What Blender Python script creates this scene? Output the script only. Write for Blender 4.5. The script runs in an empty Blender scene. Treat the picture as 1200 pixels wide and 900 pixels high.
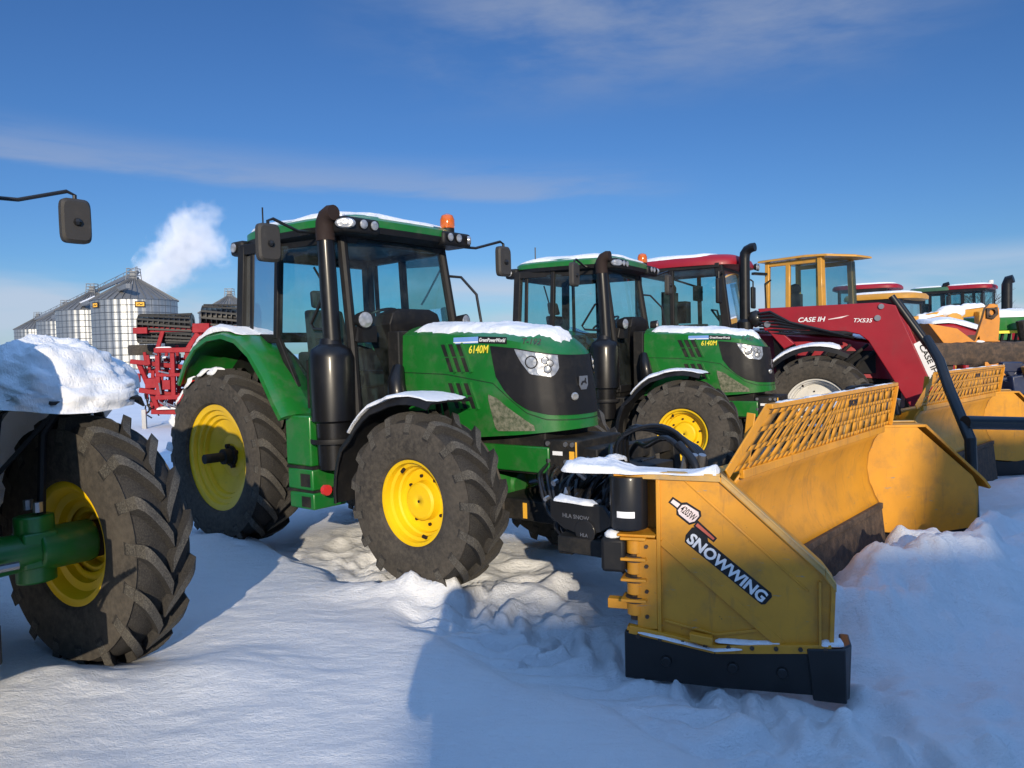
import bpy, math, random
import numpy as np
from mathutils import Vector, Matrix, noise as mnoise
random.seed(7)
R = math.radians
scene = bpy.context.scene
COL = scene.collection

# ------------------------------------------------------------------ camera
CAM_H, CAM_ROLL, CAM_HY, CAM_F = 1.85, R(-1.3), 409.0, 901.0
CAM_PITCH = math.atan((450 - CAM_HY) / CAM_F)
def ray(px, py):
    u, v = (px - 600) / CAM_F, -(py - 450) / CAM_F
    c, s = math.cos(CAM_ROLL), math.sin(CAM_ROLL)
    u, v = u * c - v * s, u * s + v * c
    c, s = math.cos(CAM_PITCH), math.sin(CAM_PITCH)
    return Vector((u, c + v * s, -s + v * c))
def at(px, py, Y):
    r = ray(px, py)
    return Vector((0, 0, CAM_H)) + r * (Y / r.y)
cam_d = bpy.data.cameras.new('camera')
cam = bpy.data.objects.new('camera', cam_d)
COL.objects.link(cam)
scene.camera = cam
cam_d.sensor_width = 36; cam_d.lens = 36 * CAM_F / 1200
cam_d.clip_start = .05; cam_d.clip_end = 8000
fw = ray(600, 450).normalized()
rt = (ray(900, 450) - ray(300, 450)).normalized()
up = rt.cross(fw).normalized()
cam.matrix_world = Matrix(((rt.x, up.x, -fw.x, 0), (rt.y, up.y, -fw.y, 0), (rt.z, up.z, -fw.z, CAM_H), (0, 0, 0, 1)))

# ------------------------------------------------------------------ materials
MATS = {}
def newmat(name):
    m = bpy.data.materials.new(name); m.use_nodes = True
    nt = m.node_tree; nt.nodes.clear()
    out = nt.nodes.new('ShaderNodeOutputMaterial')
    MATS[name] = m
    return m, nt, out
def N(nt, typ, **kw):
    n = nt.nodes.new(typ)
    for k, v in kw.items():
        if k.startswith('_'): setattr(n, k[1:], v)
        else: n.inputs[k.replace('_', ' ')].default_value = v
    return n
def noise_fac(nt, scale, lo, hi, detail=5, rough=.6, coord='Object', dist=0.0, vec=None, sc=None):
    tc = N(nt, 'ShaderNodeTexCoord')
    n = N(nt, 'ShaderNodeTexNoise', Scale=scale, Detail=detail, Roughness=rough, Distortion=dist)
    src = tc.outputs[coord]
    if sc:
        mp = N(nt, 'ShaderNodeMapping', Scale=sc); nt.links.new(src, mp.inputs['Vector']); src = mp.outputs[0]
    nt.links.new(src, n.inputs['Vector'])
    mr = N(nt, 'ShaderNodeMapRange'); mr.inputs['From Min'].default_value = lo; mr.inputs['From Max'].default_value = hi
    nt.links.new(n.outputs['Fac'], mr.inputs['Value'])
    return mr.outputs[0], n.outputs['Fac']
def mix(nt, a, b, fac):
    m = N(nt, 'ShaderNodeMix', _data_type='RGBA')
    for sock, v in ((m.inputs[6], a), (m.inputs[7], b)):
        if isinstance(v, tuple): sock.default_value = (*v, 1)
        else: nt.links.new(v, sock)
    if isinstance(fac, (int, float)): m.inputs[0].default_value = fac
    else: nt.links.new(fac, m.inputs[0])
    return m.outputs[2]
def paint(name, col, rough=.35, streak=None, dirt=(.16, .13, .10), dlo=.55, dhi=.75, dscale=6, damt=.6, metal=0., coat=.3, var=.12, bump=.0, bscale=60, spots=None):
    m, nt, out = newmat(name)
    p = N(nt, 'ShaderNodeBsdfPrincipled', Metallic=metal)
    if max(col) < .03: p.inputs['Specular IOR Level'].default_value = .3
    p.inputs['Coat Weight'].default_value = coat; p.inputs['Coat Roughness'].default_value = .15
    f1, raw = noise_fac(nt, 2.3, .3, .7)
    base = mix(nt, tuple(c * (1 - var) for c in col), tuple(min(1, c * (1 + var)) for c in col), f1)
    f2, raw2 = noise_fac(nt, dscale, dlo, dhi, 8, .68)
    mu = N(nt, 'ShaderNodeMath', _operation='MULTIPLY'); mu.inputs[1].default_value = damt
    nt.links.new(f2, mu.inputs[0])
    base = mix(nt, base, dirt, mu.outputs[0])
    if spots:
        f3, _ = noise_fac(nt, spots[1], spots[2], spots[2] + .06, 6, .7)
        base = mix(nt, base, spots[0], f3)
    if streak:
        f4, _ = noise_fac(nt, 16, streak[1], streak[1] + .10, 5, .7, sc=(1, 1, .10))
        m4 = N(nt, 'ShaderNodeMath', _operation='MULTIPLY'); m4.inputs[1].default_value = streak[2]; nt.links.new(f4, m4.inputs[0])
        base = mix(nt, base, streak[0], m4.outputs[0])
        f5, _ = noise_fac(nt, 30, .66, .70, 4, .7, sc=(.25, .25, 1.6))
        base = mix(nt, base, streak[3], f5)
    nt.links.new(base, p.inputs['Base Color'])
    mr = N(nt, 'ShaderNodeMapRange'); mr.inputs['To Min'].default_value = rough * .8; mr.inputs['To Max'].default_value = min(1, rough * 1.5)
    nt.links.new(raw2, mr.inputs['Value']); nt.links.new(mr.outputs[0], p.inputs['Roughness'])
    if bump:
        _, rb = noise_fac(nt, bscale, 0, 1, 4)
        b = N(nt, 'ShaderNodeBump', Strength=bump, Distance=.01)
        nt.links.new(rb, b.inputs['Height']); nt.links.new(b.outputs[0], p.inputs['Normal'])
    nt.links.new(p.outputs[0], out.inputs[0])
    return m
paint('green', (.008, .135, .017), .32, dirt=(.11, .13, .085), dlo=.48, dhi=.78, damt=.5)
paint('rim_yellow', (.78, .50, .004), .42, dirt=(.25, .16, .05), dlo=.58, dhi=.8, damt=.55, coat=.1)
paint('plow_yellow', (.60, .262, .013), .46, dirt=(.20, .115, .042), dlo=.5, dhi=.74, damt=.48, coat=.08, var=.12, spots=((.09, .05, .025), 17, .68), streak=((.24, .11, .03), .58, .42, (.30, .22, .13)))
paint('plow_worn', (.50, .30, .085), .6, dirt=(.30, .22, .13), dlo=.42, dhi=.66, dscale=14, damt=.75, coat=0)
paint('case_red', (.27, .002, .012), .45, dirt=(.16, .03, .035), damt=.4, coat=.05)
paint('implement_red', (.27, .001, .008), .6, dirt=(.09, .006, .010), damt=.5, coat=0)
paint('orange', (.58, .22, .02), .5, dirt=(.25, .13, .06), damt=.6, spots=((.12, .05, .02), 22, .67))
paint('loader_yellow', (.55, .27, .03), .5, dirt=(.25, .15, .07), damt=.6, spots=((.14, .07, .03), 20, .68))
paint('black', (.010, .010, .011), .38, dirt=(.05, .045, .04), dlo=.55, dhi=.85, damt=.5)
paint('black_gloss', (.006, .006, .007), .34, dirt=(.03, .03, .03), damt=.3, coat=.15)
paint('black_plastic', (.008, .008, .009), .5, dirt=(.045, .04, .034), dlo=.5, dhi=.8, damt=.4, coat=0)
paint('chassis', (.010, .010, .010), .6, dirt=(.06, .05, .038), dlo=.45, dhi=.75, damt=.65, coat=0, bump=.3)
paint('grey_plastic', (.036, .033, .030), .6, dirt=(.1, .09, .08), damt=.5, coat=0, bump=.2, bscale=220)
paint('rust_brown', (.022, .013, .011), .7, dirt=(.05, .024, .014), damt=.8, coat=0)
paint('rusty_steel', (.040, .029, .022), .8, dirt=(.13, .085, .055), dlo=.42, dhi=.66, dscale=14, damt=.8, coat=0, bump=.5)
paint('dusty_mesh', (.045, .065, .03), .8, dirt=(.24, .23, .165), dlo=.36, dhi=.64, dscale=26, damt=.8, coat=0, bump=.5, bscale=160)
paint('seam', (.004, .03, .006), .6, coat=0)
paint('white_paint', (.62, .62, .60), .45, dirt=(.30, .27, .22), damt=.5)
paint('rim_white', (.62, .61, .58), .5, dirt=(.28, .25, .2), damt=.7, coat=0)
paint('decal_white', (.78, .78, .78), .45, dirt=(.5, .5, .5), damt=.3, coat=0)
paint('decal_pink', (.72, .60, .58), .45, dirt=(.5, .35, .3), damt=.4, coat=0)
paint('decal_black', (.012, .012, .014), .4, dirt=(.05, .05, .05), damt=.3, coat=0)
paint('decal_yellow', (.80, .66, .05), .45, damt=.2, coat=0)
paint('decal_blue', (.16, .30, .62), .45, damt=.2, coat=0)
paint('decal_orange', (.80, .42, .04), .45, damt=.2, coat=0)
paint('decal_red', (.5, .10, .06), .45, damt=.3, coat=0)
paint('red_plastic', (.6, .03, .03), .4, damt=.2)
paint('seat_fabric', (.03, .03, .032), .85, damt=.4, coat=0)
paint('steel', (.32, .32, .33), .35, metal=.8, dirt=(.15, .13, .11), damt=.5, coat=0)
paint('conveyor', (.20, .21, .22), .5, metal=.4, coat=0, damt=.4)
paint('bark', (.06, .05, .04), .9, coat=0)
paint('wall_panel', (.50, .50, .48), .5, damt=.4, coat=0)
paint('roof_panel', (.20, .22, .24), .5, damt=.4, coat=0)
paint('jacket', (.02, .03, .06), .8, coat=0, damt=.1)
paint('skin', (.45, .26, .18), .6, coat=0, damt=.1)
paint('hair', (.03, .02, .012), .7, coat=0, damt=.1)
paint('dark_blue', (.012, .02, .055), .4, dirt=(.06, .06, .07), damt=.5)
paint('canvas_green', (.03, .10, .05), .6, damt=.4)

def m_rubber():
    m, nt, out = newmat('rubber')
    p = N(nt, 'ShaderNodeBsdfPrincipled', Roughness=.85)
    p.inputs['Specular IOR Level'].default_value = .25
    f1, r1 = noise_fac(nt, 3.0, .38, .66, 8, .7)
    f2, r2 = noise_fac(nt, 28, .40, .70, 6, .7)
    c = mix(nt, (.034, .031, .028), (.070, .061, .050), f1)
    c = mix(nt, c, (.085, .074, .060), f2)
    nt.links.new(c, p.inputs['Base Color'])
    _, rb = noise_fac(nt, 70, 0, 1, 6, .7)
    b = N(nt, 'ShaderNodeBump', Strength=.3, Distance=.008)
    nt.links.new(rb, b.inputs['Height']); nt.links.new(b.outputs[0], p.inputs['Normal'])
    nt.links.new(p.outputs[0], out.inputs[0])
m_rubber()
def m_rubber_clean(nm, ca, cb, cc):
    m, nt, out = newmat(nm)
    p = N(nt, 'ShaderNodeBsdfPrincipled', Roughness=.8)
    p.inputs['Specular IOR Level'].default_value = .3
    f1, r1 = noise_fac(nt, 6, .40, .70, 8, .7)
    f2, r2 = noise_fac(nt, 120, .45, .65, 4, .8)
    c = mix(nt, ca, cb, f1)
    c = mix(nt, c, cc, f2)
    nt.links.new(c, p.inputs['Base Color'])
    b = N(nt, 'ShaderNodeBump', Strength=.6, Distance=.008)
    nt.links.new(r2, b.inputs['Height']); nt.links.new(b.outputs[0], p.inputs['Normal'])
    nt.links.new(p.outputs[0], out.inputs[0])
m_rubber_clean('rubber_tread', (.016, .015, .015), (.034, .031, .028), (.05, .046, .04))
m_rubber_clean('rubber_lug', (.040, .037, .033), (.075, .068, .058), (.13, .12, .10))
def m_glass(name, tint, refl=.5, dirt=.12):
    m, nt, out = newmat(name)
    tr = N(nt, 'ShaderNodeBsdfTransparent'); tr.inputs[0].default_value = (*tint, 1)
    gl = N(nt, 'ShaderNodeBsdfGlossy', Roughness=.02); gl.inputs[0].default_value = (.9, .95, 1, 1)
    df = N(nt, 'ShaderNodeBsdfDiffuse'); df.inputs[0].default_value = (.30, .33, .32, 1)
    fr = N(nt, 'ShaderNodeFresnel', IOR=1.5)
    mu = N(nt, 'ShaderNodeMath', _operation='MULTIPLY'); mu.inputs[1].default_value = refl
    nt.links.new(fr.outputs[0], mu.inputs[0])
    m1 = N(nt, 'ShaderNodeMixShader'); nt.links.new(mu.outputs[0], m1.inputs[0]); nt.links.new(tr.outputs[0], m1.inputs[1]); nt.links.new(gl.outputs[0], m1.inputs[2])
    f, _ = noise_fac(nt, 3, .35, .85, 6, .7)
    m2 = N(nt, 'ShaderNodeMath', _operation='MULTIPLY'); m2.inputs[1].default_value = dirt * 2
    nt.links.new(f, m2.inputs[0])
    m3 = N(nt, 'ShaderNodeMixShader'); nt.links.new(m2.outputs[0], m3.inputs[0]); nt.links.new(m1.outputs[0], m3.inputs[1]); nt.links.new(df.outputs[0], m3.inputs[2])
    nt.links.new(m3.outputs[0], out.inputs[0])
m_glass('glass', (.52, .79, .82), .8, .07)
m_glass('glass_clear', (.50, .66, .70), .8, .04)
def simple(name, col, rough=.4, metal=0., **kw):
    m, nt, out = newmat(name)
    p = N(nt, 'ShaderNodeBsdfPrincipled', Roughness=rough, Metallic=metal)
    p.inputs['Base Color'].default_value = (*col, 1)
    for k, v in kw.items(): p.inputs[k].default_value = v
    nt.links.new(p.outputs[0], out.inputs[0])
    return m
def m_lamp():
    m, nt, out = newmat('lamp')
    p = N(nt, 'ShaderNodeBsdfPrincipled', Roughness=.3, Metallic=.45)
    v = N(nt, 'ShaderNodeTexVoronoi', Scale=26); tc = N(nt, 'ShaderNodeTexCoord'); nt.links.new(tc.outputs['Object'], v.inputs['Vector'])
    rp = N(nt, 'ShaderNodeValToRGB'); rp.color_ramp.elements[0].color = (.48, .49, .51, 1); rp.color_ramp.elements[1].color = (.26, .27, .28, 1)
    nt.links.new(v.outputs['Distance'], rp.inputs[0]); nt.links.new(rp.outputs[0], p.inputs['Base Color'])
    b = N(nt, 'ShaderNodeBump', Strength=.35, Distance=.015); nt.links.new(v.outputs['Distance'], b.inputs['Height']); nt.links.new(b.outputs[0], p.inputs['Normal'])
    p.inputs['Coat Weight'].default_value = 1
    nt.links.new(p.outputs[0], out.inputs[0])
m_lamp()
simple('amber', (.75, .16, .005), .15, 0., **{'Transmission Weight': .35, 'Coat Weight': 1.0})
def m_snow(name='snow', fine=1.0):
    m, nt, out = newmat(name)
    p = N(nt, 'ShaderNodeBsdfPrincipled', Roughness=.62)
    p.inputs['Specular IOR Level'].default_value = .3
    f1, r1 = noise_fac(nt, .9, .35, .7, 6, .6)
    c = mix(nt, (.80, .82, .85), (.88, .89, .90), f1)
    nt.links.new(c, p.inputs['Base Color'])
    _, ra = noise_fac(nt, 9, 0, 1, 6, .72, sc=(1, 1.7, 1))
    _, rb = noise_fac(nt, 70, 0, 1, 5, .75, sc=(1, 2.0, 1))
    ad = N(nt, 'ShaderNodeMath', _operation='MULTIPLY_ADD'); ad.inputs[1].default_value = .42
    nt.links.new(rb, ad.inputs[0]); nt.links.new(ra, ad.inputs[2])
    b = N(nt, 'ShaderNodeBump', Strength=1.0 * fine, Distance=.035)
    nt.links.new(ad.outputs[0], b.inputs['Height']); nt.links.new(b.outputs[0], p.inputs['Normal'])
    nt.links.new(p.outputs[0], out.inputs[0])
m_snow()
m_snow('snow_cover', .7)
def m_silo():
    m, nt, out = newmat('galvanized')
    p = N(nt, 'ShaderNodeBsdfPrincipled', Roughness=.42, Metallic=.75)
    tc = N(nt, 'ShaderNodeTexCoord')
    br = N(nt, 'ShaderNodeTexBrick', Scale=1.0); br.offset = 0
    br.inputs['Mortar Size'].default_value = .012; br.inputs['Brick Width'].default_value = 1 / 34; br.inputs['Row Height'].default_value = .11
    br.inputs['Color1'].default_value = (.36, .37, .37, 1); br.inputs['Color2'].default_value = (.31, .32, .32, 1); br.inputs['Mortar'].default_value = (.13, .135, .14, 1)
    br.inputs['Mortar Size'].default_value = .0014
    nt.links.new(tc.outputs['UV'], br.inputs['Vector'])
    nt.links.new(br.outputs['Color'], p.inputs['Base Color'])
    sp = N(nt, 'ShaderNodeSeparateXYZ'); nt.links.new(tc.outputs['UV'], sp.inputs[0])
    ml = N(nt, 'ShaderNodeMath', _operation='MULTIPLY'); ml.inputs[1].default_value = 34 * 2 * math.pi * 1.0
    nt.links.new(sp.outputs[0], ml.inputs[0])
    sn = N(nt, 'ShaderNodeMath', _operation='SINE'); nt.links.new(ml.outputs[0], sn.inputs[0])
    b = N(nt, 'ShaderNodeBump', Strength=.35, Distance=.1); nt.links.new(sn.outputs[0], b.inputs['Height']); nt.links.new(b.outputs[0], p.inputs['Normal'])
    nt.links.new(p.outputs[0], out.inputs[0])
m_silo()
paint('silo_roof', (.16, .165, .17), .6, metal=.3, dirt=(.75, .77, .8), dlo=.62, dhi=.70, dscale=.35, damt=.9, coat=0)

# ------------------------------------------------------------------ mesh builder
class MB:
    def __init__(s): s.v = []; s.f = []; s.m = []; s.uv = None
    def add(s, verts, faces, mi=0):
        o = len(s.v); s.v += [tuple(v) for v in verts]
        s.f += [tuple(i + o for i in f) for f in faces]; s.m += [mi] * len(faces)
        return s
    def box(s, x0, x1, y0, y1, z0, z1, mi=0):
        v = [(x, y, z) for z in (z0, z1) for y in (y0, y1) for x in (x0, x1)]
        return s.add(v, [(0, 2, 3, 1), (4, 5, 7, 6), (0, 1, 5, 4), (2, 6, 7, 3), (0, 4, 6, 2), (1, 3, 7, 5)], mi)
    def hexa(s, b, t, mi=0):        # b, t: quads of points
        return s.add(list(b) + list(t), [(3, 2, 1, 0), (4, 5, 6, 7), (0, 1, 5, 4), (1, 2, 6, 5), (2, 3, 7, 6), (3, 0, 4, 7)], mi)
    def bar(s, p, q, w, h=None, upv=(0, 0, 1), mi=0):   # rectangular beam from p to q
        h = h or w; p, q = Vector(p), Vector(q); d = (q - p).normalized(); u = Vector(upv)
        if abs(d.dot(u)) > .98: u = Vector((1, 0, 0))
        a = d.cross(u).normalized() * w / 2; b = a.cross(d).normalized() * h / 2
        return s.hexa([p - a - b, p + a - b, p + a + b, p - a + b], [q - a - b, q + a - b, q + a + b, q - a + b], mi)
    def prism(s, pts, off, mi=0):   # closed 3D polygon extruded by vector
        n = len(pts); off = Vector(off); a = [Vector(p) for p in pts]; b = [p + off for p in a]
        fs = [tuple(range(n - 1, -1, -1)), tuple(range(n, 2 * n))] + [(i, (i + 1) % n, n + (i + 1) % n, n + i) for i in range(n)]
        return s.add(a + b, fs, mi)
    def tube(s, path, r, n=10, mi=0, caps=True):
        path = [Vector(p) for p in path]; rs = r if isinstance(r, (list, tuple)) else [r] * len(path)
        prev = None; rings = []
        for i, p in enumerate(path):
            d = (path[min(i + 1, len(path) - 1)] - path[max(i - 1, 0)]).normalized()
            if prev is None:
                u = Vector((0, 0, 1)) if abs(d.z) < .9 else Vector((1, 0, 0)); a = d.cross(u).normalized()
            else:
                a = (prev - d * prev.dot(d)).normalized()
            prev = a; b = d.cross(a)
            rings.append([p + (a * math.cos(t) + b * math.sin(t)) * rs[i] for t in [2 * math.pi * k / n for k in range(n)]])
        v = [q for r_ in rings for q in r_]; f = []
        for i in range(len(path) - 1):
            for k in range(n):
                k2 = (k + 1) % n
                f.append((i * n + k, i * n + k2, (i + 1) * n + k2, (i + 1) * n + k))
        if caps: f += [tuple(range(n - 1, -1, -1)), tuple((len(path) - 1) * n + k for k in range(n))]
        return s.add(v, f, mi)
    def hose(s, path, r, n=8, mi=0):
        P = [Vector(p) for p in path]; P = [P[0] * 2 - P[1]] + P + [P[-1] * 2 - P[-2]]; out = []
        for i in range(1, len(P) - 2):
            a, b, c, d = P[i - 1:i + 3]
            for k in range(5):
                t = k / 5; out.append(.5 * ((2 * b) + (c - a) * t + (2 * a - 5 * b + 4 * c - d) * t * t + (3 * b - a - 3 * c + d) * t ** 3))
        return s.tube(out + [P[-2]], r, n, mi)
    def lathe(s, prof, c=(0, 0, 0), axis='y', n=48, mi=0, close=False, mis=None):
        # prof: (r, h) along axis
        c = Vector(c); v = []; f = []; fm = []
        for r, h in prof:
            for k in range(n):
                t = 2 * math.pi * k / n; a, b = r * math.cos(t), r * math.sin(t)
                if axis == 'y': v.append(c + Vector((a, h, b)))
                elif axis == 'x': v.append(c + Vector((h, a, b)))
                else: v.append(c + Vector((a, b, h)))
        m = len(prof)
        for i in range(m - 1 + (1 if close else 0)):
            j = (i + 1) % m
            for k in range(n):
                k2 = (k + 1) % n
                f.append((i * n + k, i * n + k2, j * n + k2, j * n + k)); fm.append(mis[i] if mis else mi)
        o = len(s.v); s.v += [tuple(q) for q in v]; s.f += [tuple(i + o for i in q) for q in f]; s.m += fm
        return s
    def grid(s, rows, mi=0, closed=False):
        n = len(rows[0]); v = [p for r_ in rows for p in r_]; f = []
        for i in range(len(rows) - 1):
            for k in range(n - 1 + (1 if closed else 0)):
                k2 = (k + 1) % n
                f.append((i * n + k, i * n + k2, (i + 1) * n + k2, (i + 1) * n + k))
        return s.add(v, f, mi)
    def cyl(s, p, q, r, n=16, mi=0): return s.tube([p, q], r, n, mi)
    def ball(s, c, r, n=12, mi=0, sc=(1, 1, 1)):
        c = Vector(c); rows = []
        for i in range(n // 2 + 1):
            th = math.pi * i / (n // 2)
            rows.append([c + Vector((r * sc[0] * math.sin(th) * math.cos(2 * math.pi * k / n), r * sc[1] * math.sin(th) * math.sin(2 * math.pi * k / n), r * sc[2] * math.cos(th))) for k in range(n)])
        return s.grid(rows, mi, True)
    def xf(s, M):
        s.v = [tuple(M @ Vector(p)) for p in s.v]; return s
    def build(s, name, mats, parent=None, angle=35, bevel=0., solid=0., sub=0):
        me = bpy.data.meshes.new(name)
        me.from_pydata(s.v, [], s.f)
        if isinstance(mats, str): mats = [mats]
        for m in mats: me.materials.append(MATS[m])
        if len(mats) > 1: me.polygons.foreach_set('material_index', s.m)
        me.validate()
        import bmesh
        bm = bmesh.new(); bm.from_mesh(me)
        bmesh.ops.recalc_face_normals(bm, faces=bm.faces)
        bm.to_mesh(me); bm.free()
        me.polygons.foreach_set('use_smooth', [True] * len(me.polygons))
        me.set_sharp_from_angle(angle=R(angle))
        o = bpy.data.objects.new(name, me); COL.objects.link(o)
        if parent: o.parent = parent
        if solid:
            md = o.modifiers.new('solid', 'SOLIDIFY'); md.thickness = solid; md.offset = 0
        if sub:
            md = o.modifiers.new('sub', 'SUBSURF'); md.levels = sub; md.render_levels = sub
        if bevel:
            md = o.modifiers.new('bevel', 'BEVEL'); md.width = bevel; md.segments = 2; md.limit_method = 'ANGLE'; md.angle_limit = R(40)
        return o
def islands(mb):
    par = list(range(len(mb.v)))
    def fd(a):
        while par[a] != a: par[a] = par[par[a]]; a = par[a]
        return a
    for f in mb.f:
        for a in f[1:]: par[fd(a)] = fd(f[0])
    g = {}
    for f, m in zip(mb.f, mb.m): g.setdefault(fd(f[0]), []).append((f, m))
    out = []
    for fs in g.values():
        b = MB(); idx = {}
        for f, m in fs:
            for a in f:
                if a not in idx: idx[a] = len(b.v); b.v.append(mb.v[a])
            b.f.append(tuple(idx[a] for a in f)); b.m.append(m)
        out.append(b)
    return out
def build_each(mb, name, mats, parent=None, **kw):
    return [b.build(name, mats, parent, **kw) for b in islands(mb)]
def tag(o, label=None, cat=None, group=None, kind=None):
    if label: o['label'] = label
    if cat: o['category'] = cat
    if group: o['group'] = group
    if kind: o['kind'] = kind
    return o
def frame(X, Y, Z, th, pit=0., sc=1.):
    t, p = R(th), R(pit)
    f = Vector((math.cos(t), -math.sin(t), 0)); l = Vector((math.sin(t), math.cos(t), 0)); u = Vector((0, 0, 1))
    F = f * math.cos(p) + u * math.sin(p); U = -f * math.sin(p) + u * math.cos(p)
    M = Matrix(((F.x, l.x, U.x, X), (F.y, l.y, U.y, Y), (F.z, l.z, U.z, Z), (0, 0, 0, 1)))
    return M @ Matrix.Scale(sc, 4)
def empty(name, M=None, label=None, cat=None, group=None):
    o = bpy.data.objects.new(name, None); COL.objects.link(o); o.empty_display_size = .2
    if M is not None: o.matrix_world = M
    return tag(o, label, cat, group)
def kids(o): return [c for c in COL.objects if c.parent == o]
def copy_tree(o, parent=None):
    c = o.copy(); COL.objects.link(c); c.parent = parent
    for ch in kids(o): copy_tree(ch, c)
    return c
def text_mesh(name, s, size, P, right, upd, mat, parent, bold=0., shear=0., depth=.001, width=None, font_sx=1.0):
    cu = bpy.data.curves.new(name, 'FONT'); cu.body = s; cu.size = size; cu.offset = bold * size; cu.shear = shear
    cu.extrude = depth; cu.align_x = 'LEFT'; cu.resolution_u = 3
    to = bpy.data.objects.new(name, cu); COL.objects.link(to)
    bpy.context.view_layer.update()
    dg = bpy.context.evaluated_depsgraph_get()
    me = bpy.data.meshes.new_from_object(to.evaluated_get(dg))
    bpy.data.objects.remove(to); bpy.data.curves.remove(cu)
    xs = [v.co.x for v in me.vertices]; x0, x1 = min(xs), max(xs)
    k = (width / (x1 - x0)) if width else font_sx
    r = Vector(right).normalized(); u = Vector(upd); u = (u - r * u.dot(r)).normalized(); n = r.cross(u)
    P = Vector(P)
    for v in me.vertices:
        c = v.co.copy(); v.co = P + r * ((c.x - x0) * k) + u * c.y + n * c.z
    me.materials.clear(); me.materials.append(MATS[mat])
    o = bpy.data.objects.new(name, me); COL.objects.link(o); o.parent = parent
    return o
def lerp(a, b, t): return a + (b - a) * t
def interp(x, pts):
    if x <= pts[0][0]: return pts[0][1]
    for (a, b), (c, d) in zip(pts, pts[1:]):
        if x <= c: return b + (d - b) * (x - a) / (c - a)
    return pts[-1][1]
def resample(path, k):
    path = [Vector(p) for p in path]; out = []
    for a, b in zip(path, path[1:]): out += [a.lerp(b, t / k) for t in range(k)]
    return out + [path[-1]]
def snow_ridge(path, w, h, seed=0, n=10, jit=.25, mb=None, side=(0, 1, 0), fine=3):
    """lumpy layer of snow lying along a path: flat-bottomed, rounded top with ragged ends"""
    mb = mb or MB(); rows = []; side = Vector(side).normalized(); path = resample(path, fine); n = n * 2
    L = len(path); tot = sum((b - a).length for a, b in zip(path, path[1:]))
    for i, p in enumerate(path):
        d = (path[min(i + 1, L - 1)] - path[max(i - 1, 0)]).normalized(); u = side.cross(d).normalized()
        if u.z < 0: u = -u
        ww = w(i / (L - 1)) if callable(w) else w; hh = h(i / (L - 1)) if callable(h) else h
        e = min(1, (min(i, L - 1 - i) * tot / L) / max(.6 * hh, .01) + .12) ** .6
        f0 = 1 / max(.02, ww)
        row = []
        for k in range(n):
            a = math.pi * k / (n - 1)
            c, s_ = math.cos(a), max(0, math.sin(a))
            q0 = p + side * (c * ww / 2)
            j = 1 + jit * 1.2 * mnoise.noise(q0 * f0 * .9 + Vector((seed * 7.3, 0, 0))) + jit * .5 * mnoise.noise(q0 * f0 * 3 + Vector((0, seed * 3.1, 0)))
            j2 = 1 + jit * 2.0 * mnoise.noise(q0 * f0 * 1.3 + Vector((0, 0, seed * 5.7))) + jit * .9 * mnoise.noise(q0 * f0 * 4 + Vector((seed, 0, 0)))
            row.append(p + side * (c * ww / 2 * j * (.45 + .55 * e)) + u * (s_ ** .55 * hh * max(.1, j2) * e - .004))
        rows.append(row)
    mb.grid(rows, 0, True)
    return mb
# ------------------------------------------------------------------ wheels
def tyre_profile(Rr, rr, w, lug):
    H = Rr - rr
    return [(rr, .78 * w), (rr + .05 * H, .90 * w), (rr + .22 * H, .98 * w), (rr + .42 * H, 1.0 * w), (rr + .62 * H, .985 * w),
            (rr + .78 * H, .945 * w), (Rr - lug - .035, .87 * w), (Rr - lug - .008, .70 * w), (Rr - lug, .40 * w), (Rr - lug, 0)]
def make_tyre(name, Rr, rr, w, nl, lug, lw, parent, c, sweep=.30, seg=72):
    prof = tyre_profile(Rr, rr, w, lug)
    full = prof + [(r, -h) for r, h in prof[-2::-1]]
    mb = MB(); ns = len(prof) - 1; mb.lathe(full, (0, 0, 0), 'y', seg, 0, mis=[1 if (i >= 6 and i < 2 * ns - 6) else 0 for i in range(2 * ns)])
    def base(y):
        a = abs(y); ps = sorted([(h, r) for r, h in prof[4:]])
        return interp(a, ps)
    rnd = random.Random(3)
    ts = [0, .16, .34, .52, .70, .84, .95, 1.04]
    for side in (-1, 1):
        for k in range(nl):
            a0 = 2 * math.pi * (k + (.5 if side > 0 else 0)) / nl
            st = []
            for t in ts:
                y = side * (-.03 * w + t * .95 * w); yy = abs(y)
                rb = base(min(yy, .985 * w)) if t < 1 else Rr - lug - .30 * (Rr - rr)
                yb = y if t < 1 else side * .985 * w
                rtop = (Rr - .006 * (t > .8)) if t < .9 else (Rr - .02 if t < 1 else rb + .012)
                if t >= 1: ytop = side * 1.005 * w
                elif t > .9: ytop = y * 1.02
                else: ytop = y
                ang = a0 - sweep * (t ** .85) * (1 + .0 * side)
                st.append((rb - .012, yb, rtop, ytop, ang, t))
            ring = []
            for rb, yb, rtop, ytop, ang, t in st:
                hb = lw * (.62 if t < .1 else .56) / Rr; ht = lw * .42 / Rr
                P = lambda r, y, a: (r * math.sin(a), y, r * math.cos(a))
                ring.append([P(rb, yb, ang - hb), P(rtop, ytop, ang - ht), P(rtop, ytop, ang + ht), P(rb, yb, ang + hb)])
            v = [p for r_ in ring for p in r_]; f = []
            for i in range(len(ring) - 1):
                for q in range(3): f.append((i * 4 + q, i * 4 + q + 1, i * 4 + q + 5, i * 4 + q + 4))
            f += [(0, 1, 2, 3), tuple(len(v) - 4 + q for q in (3, 2, 1, 0))]
            o_ = len(mb.f); mb.add(v, f, 1)
            for i in range(len(ring) - 1): mb.m[o_ + 3 * i + 1] = 2
    o = mb.build(name, ['rubber', 'rubber_tread', 'rubber_lug'], parent, angle=38)
    o.location = c
    return o
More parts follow.
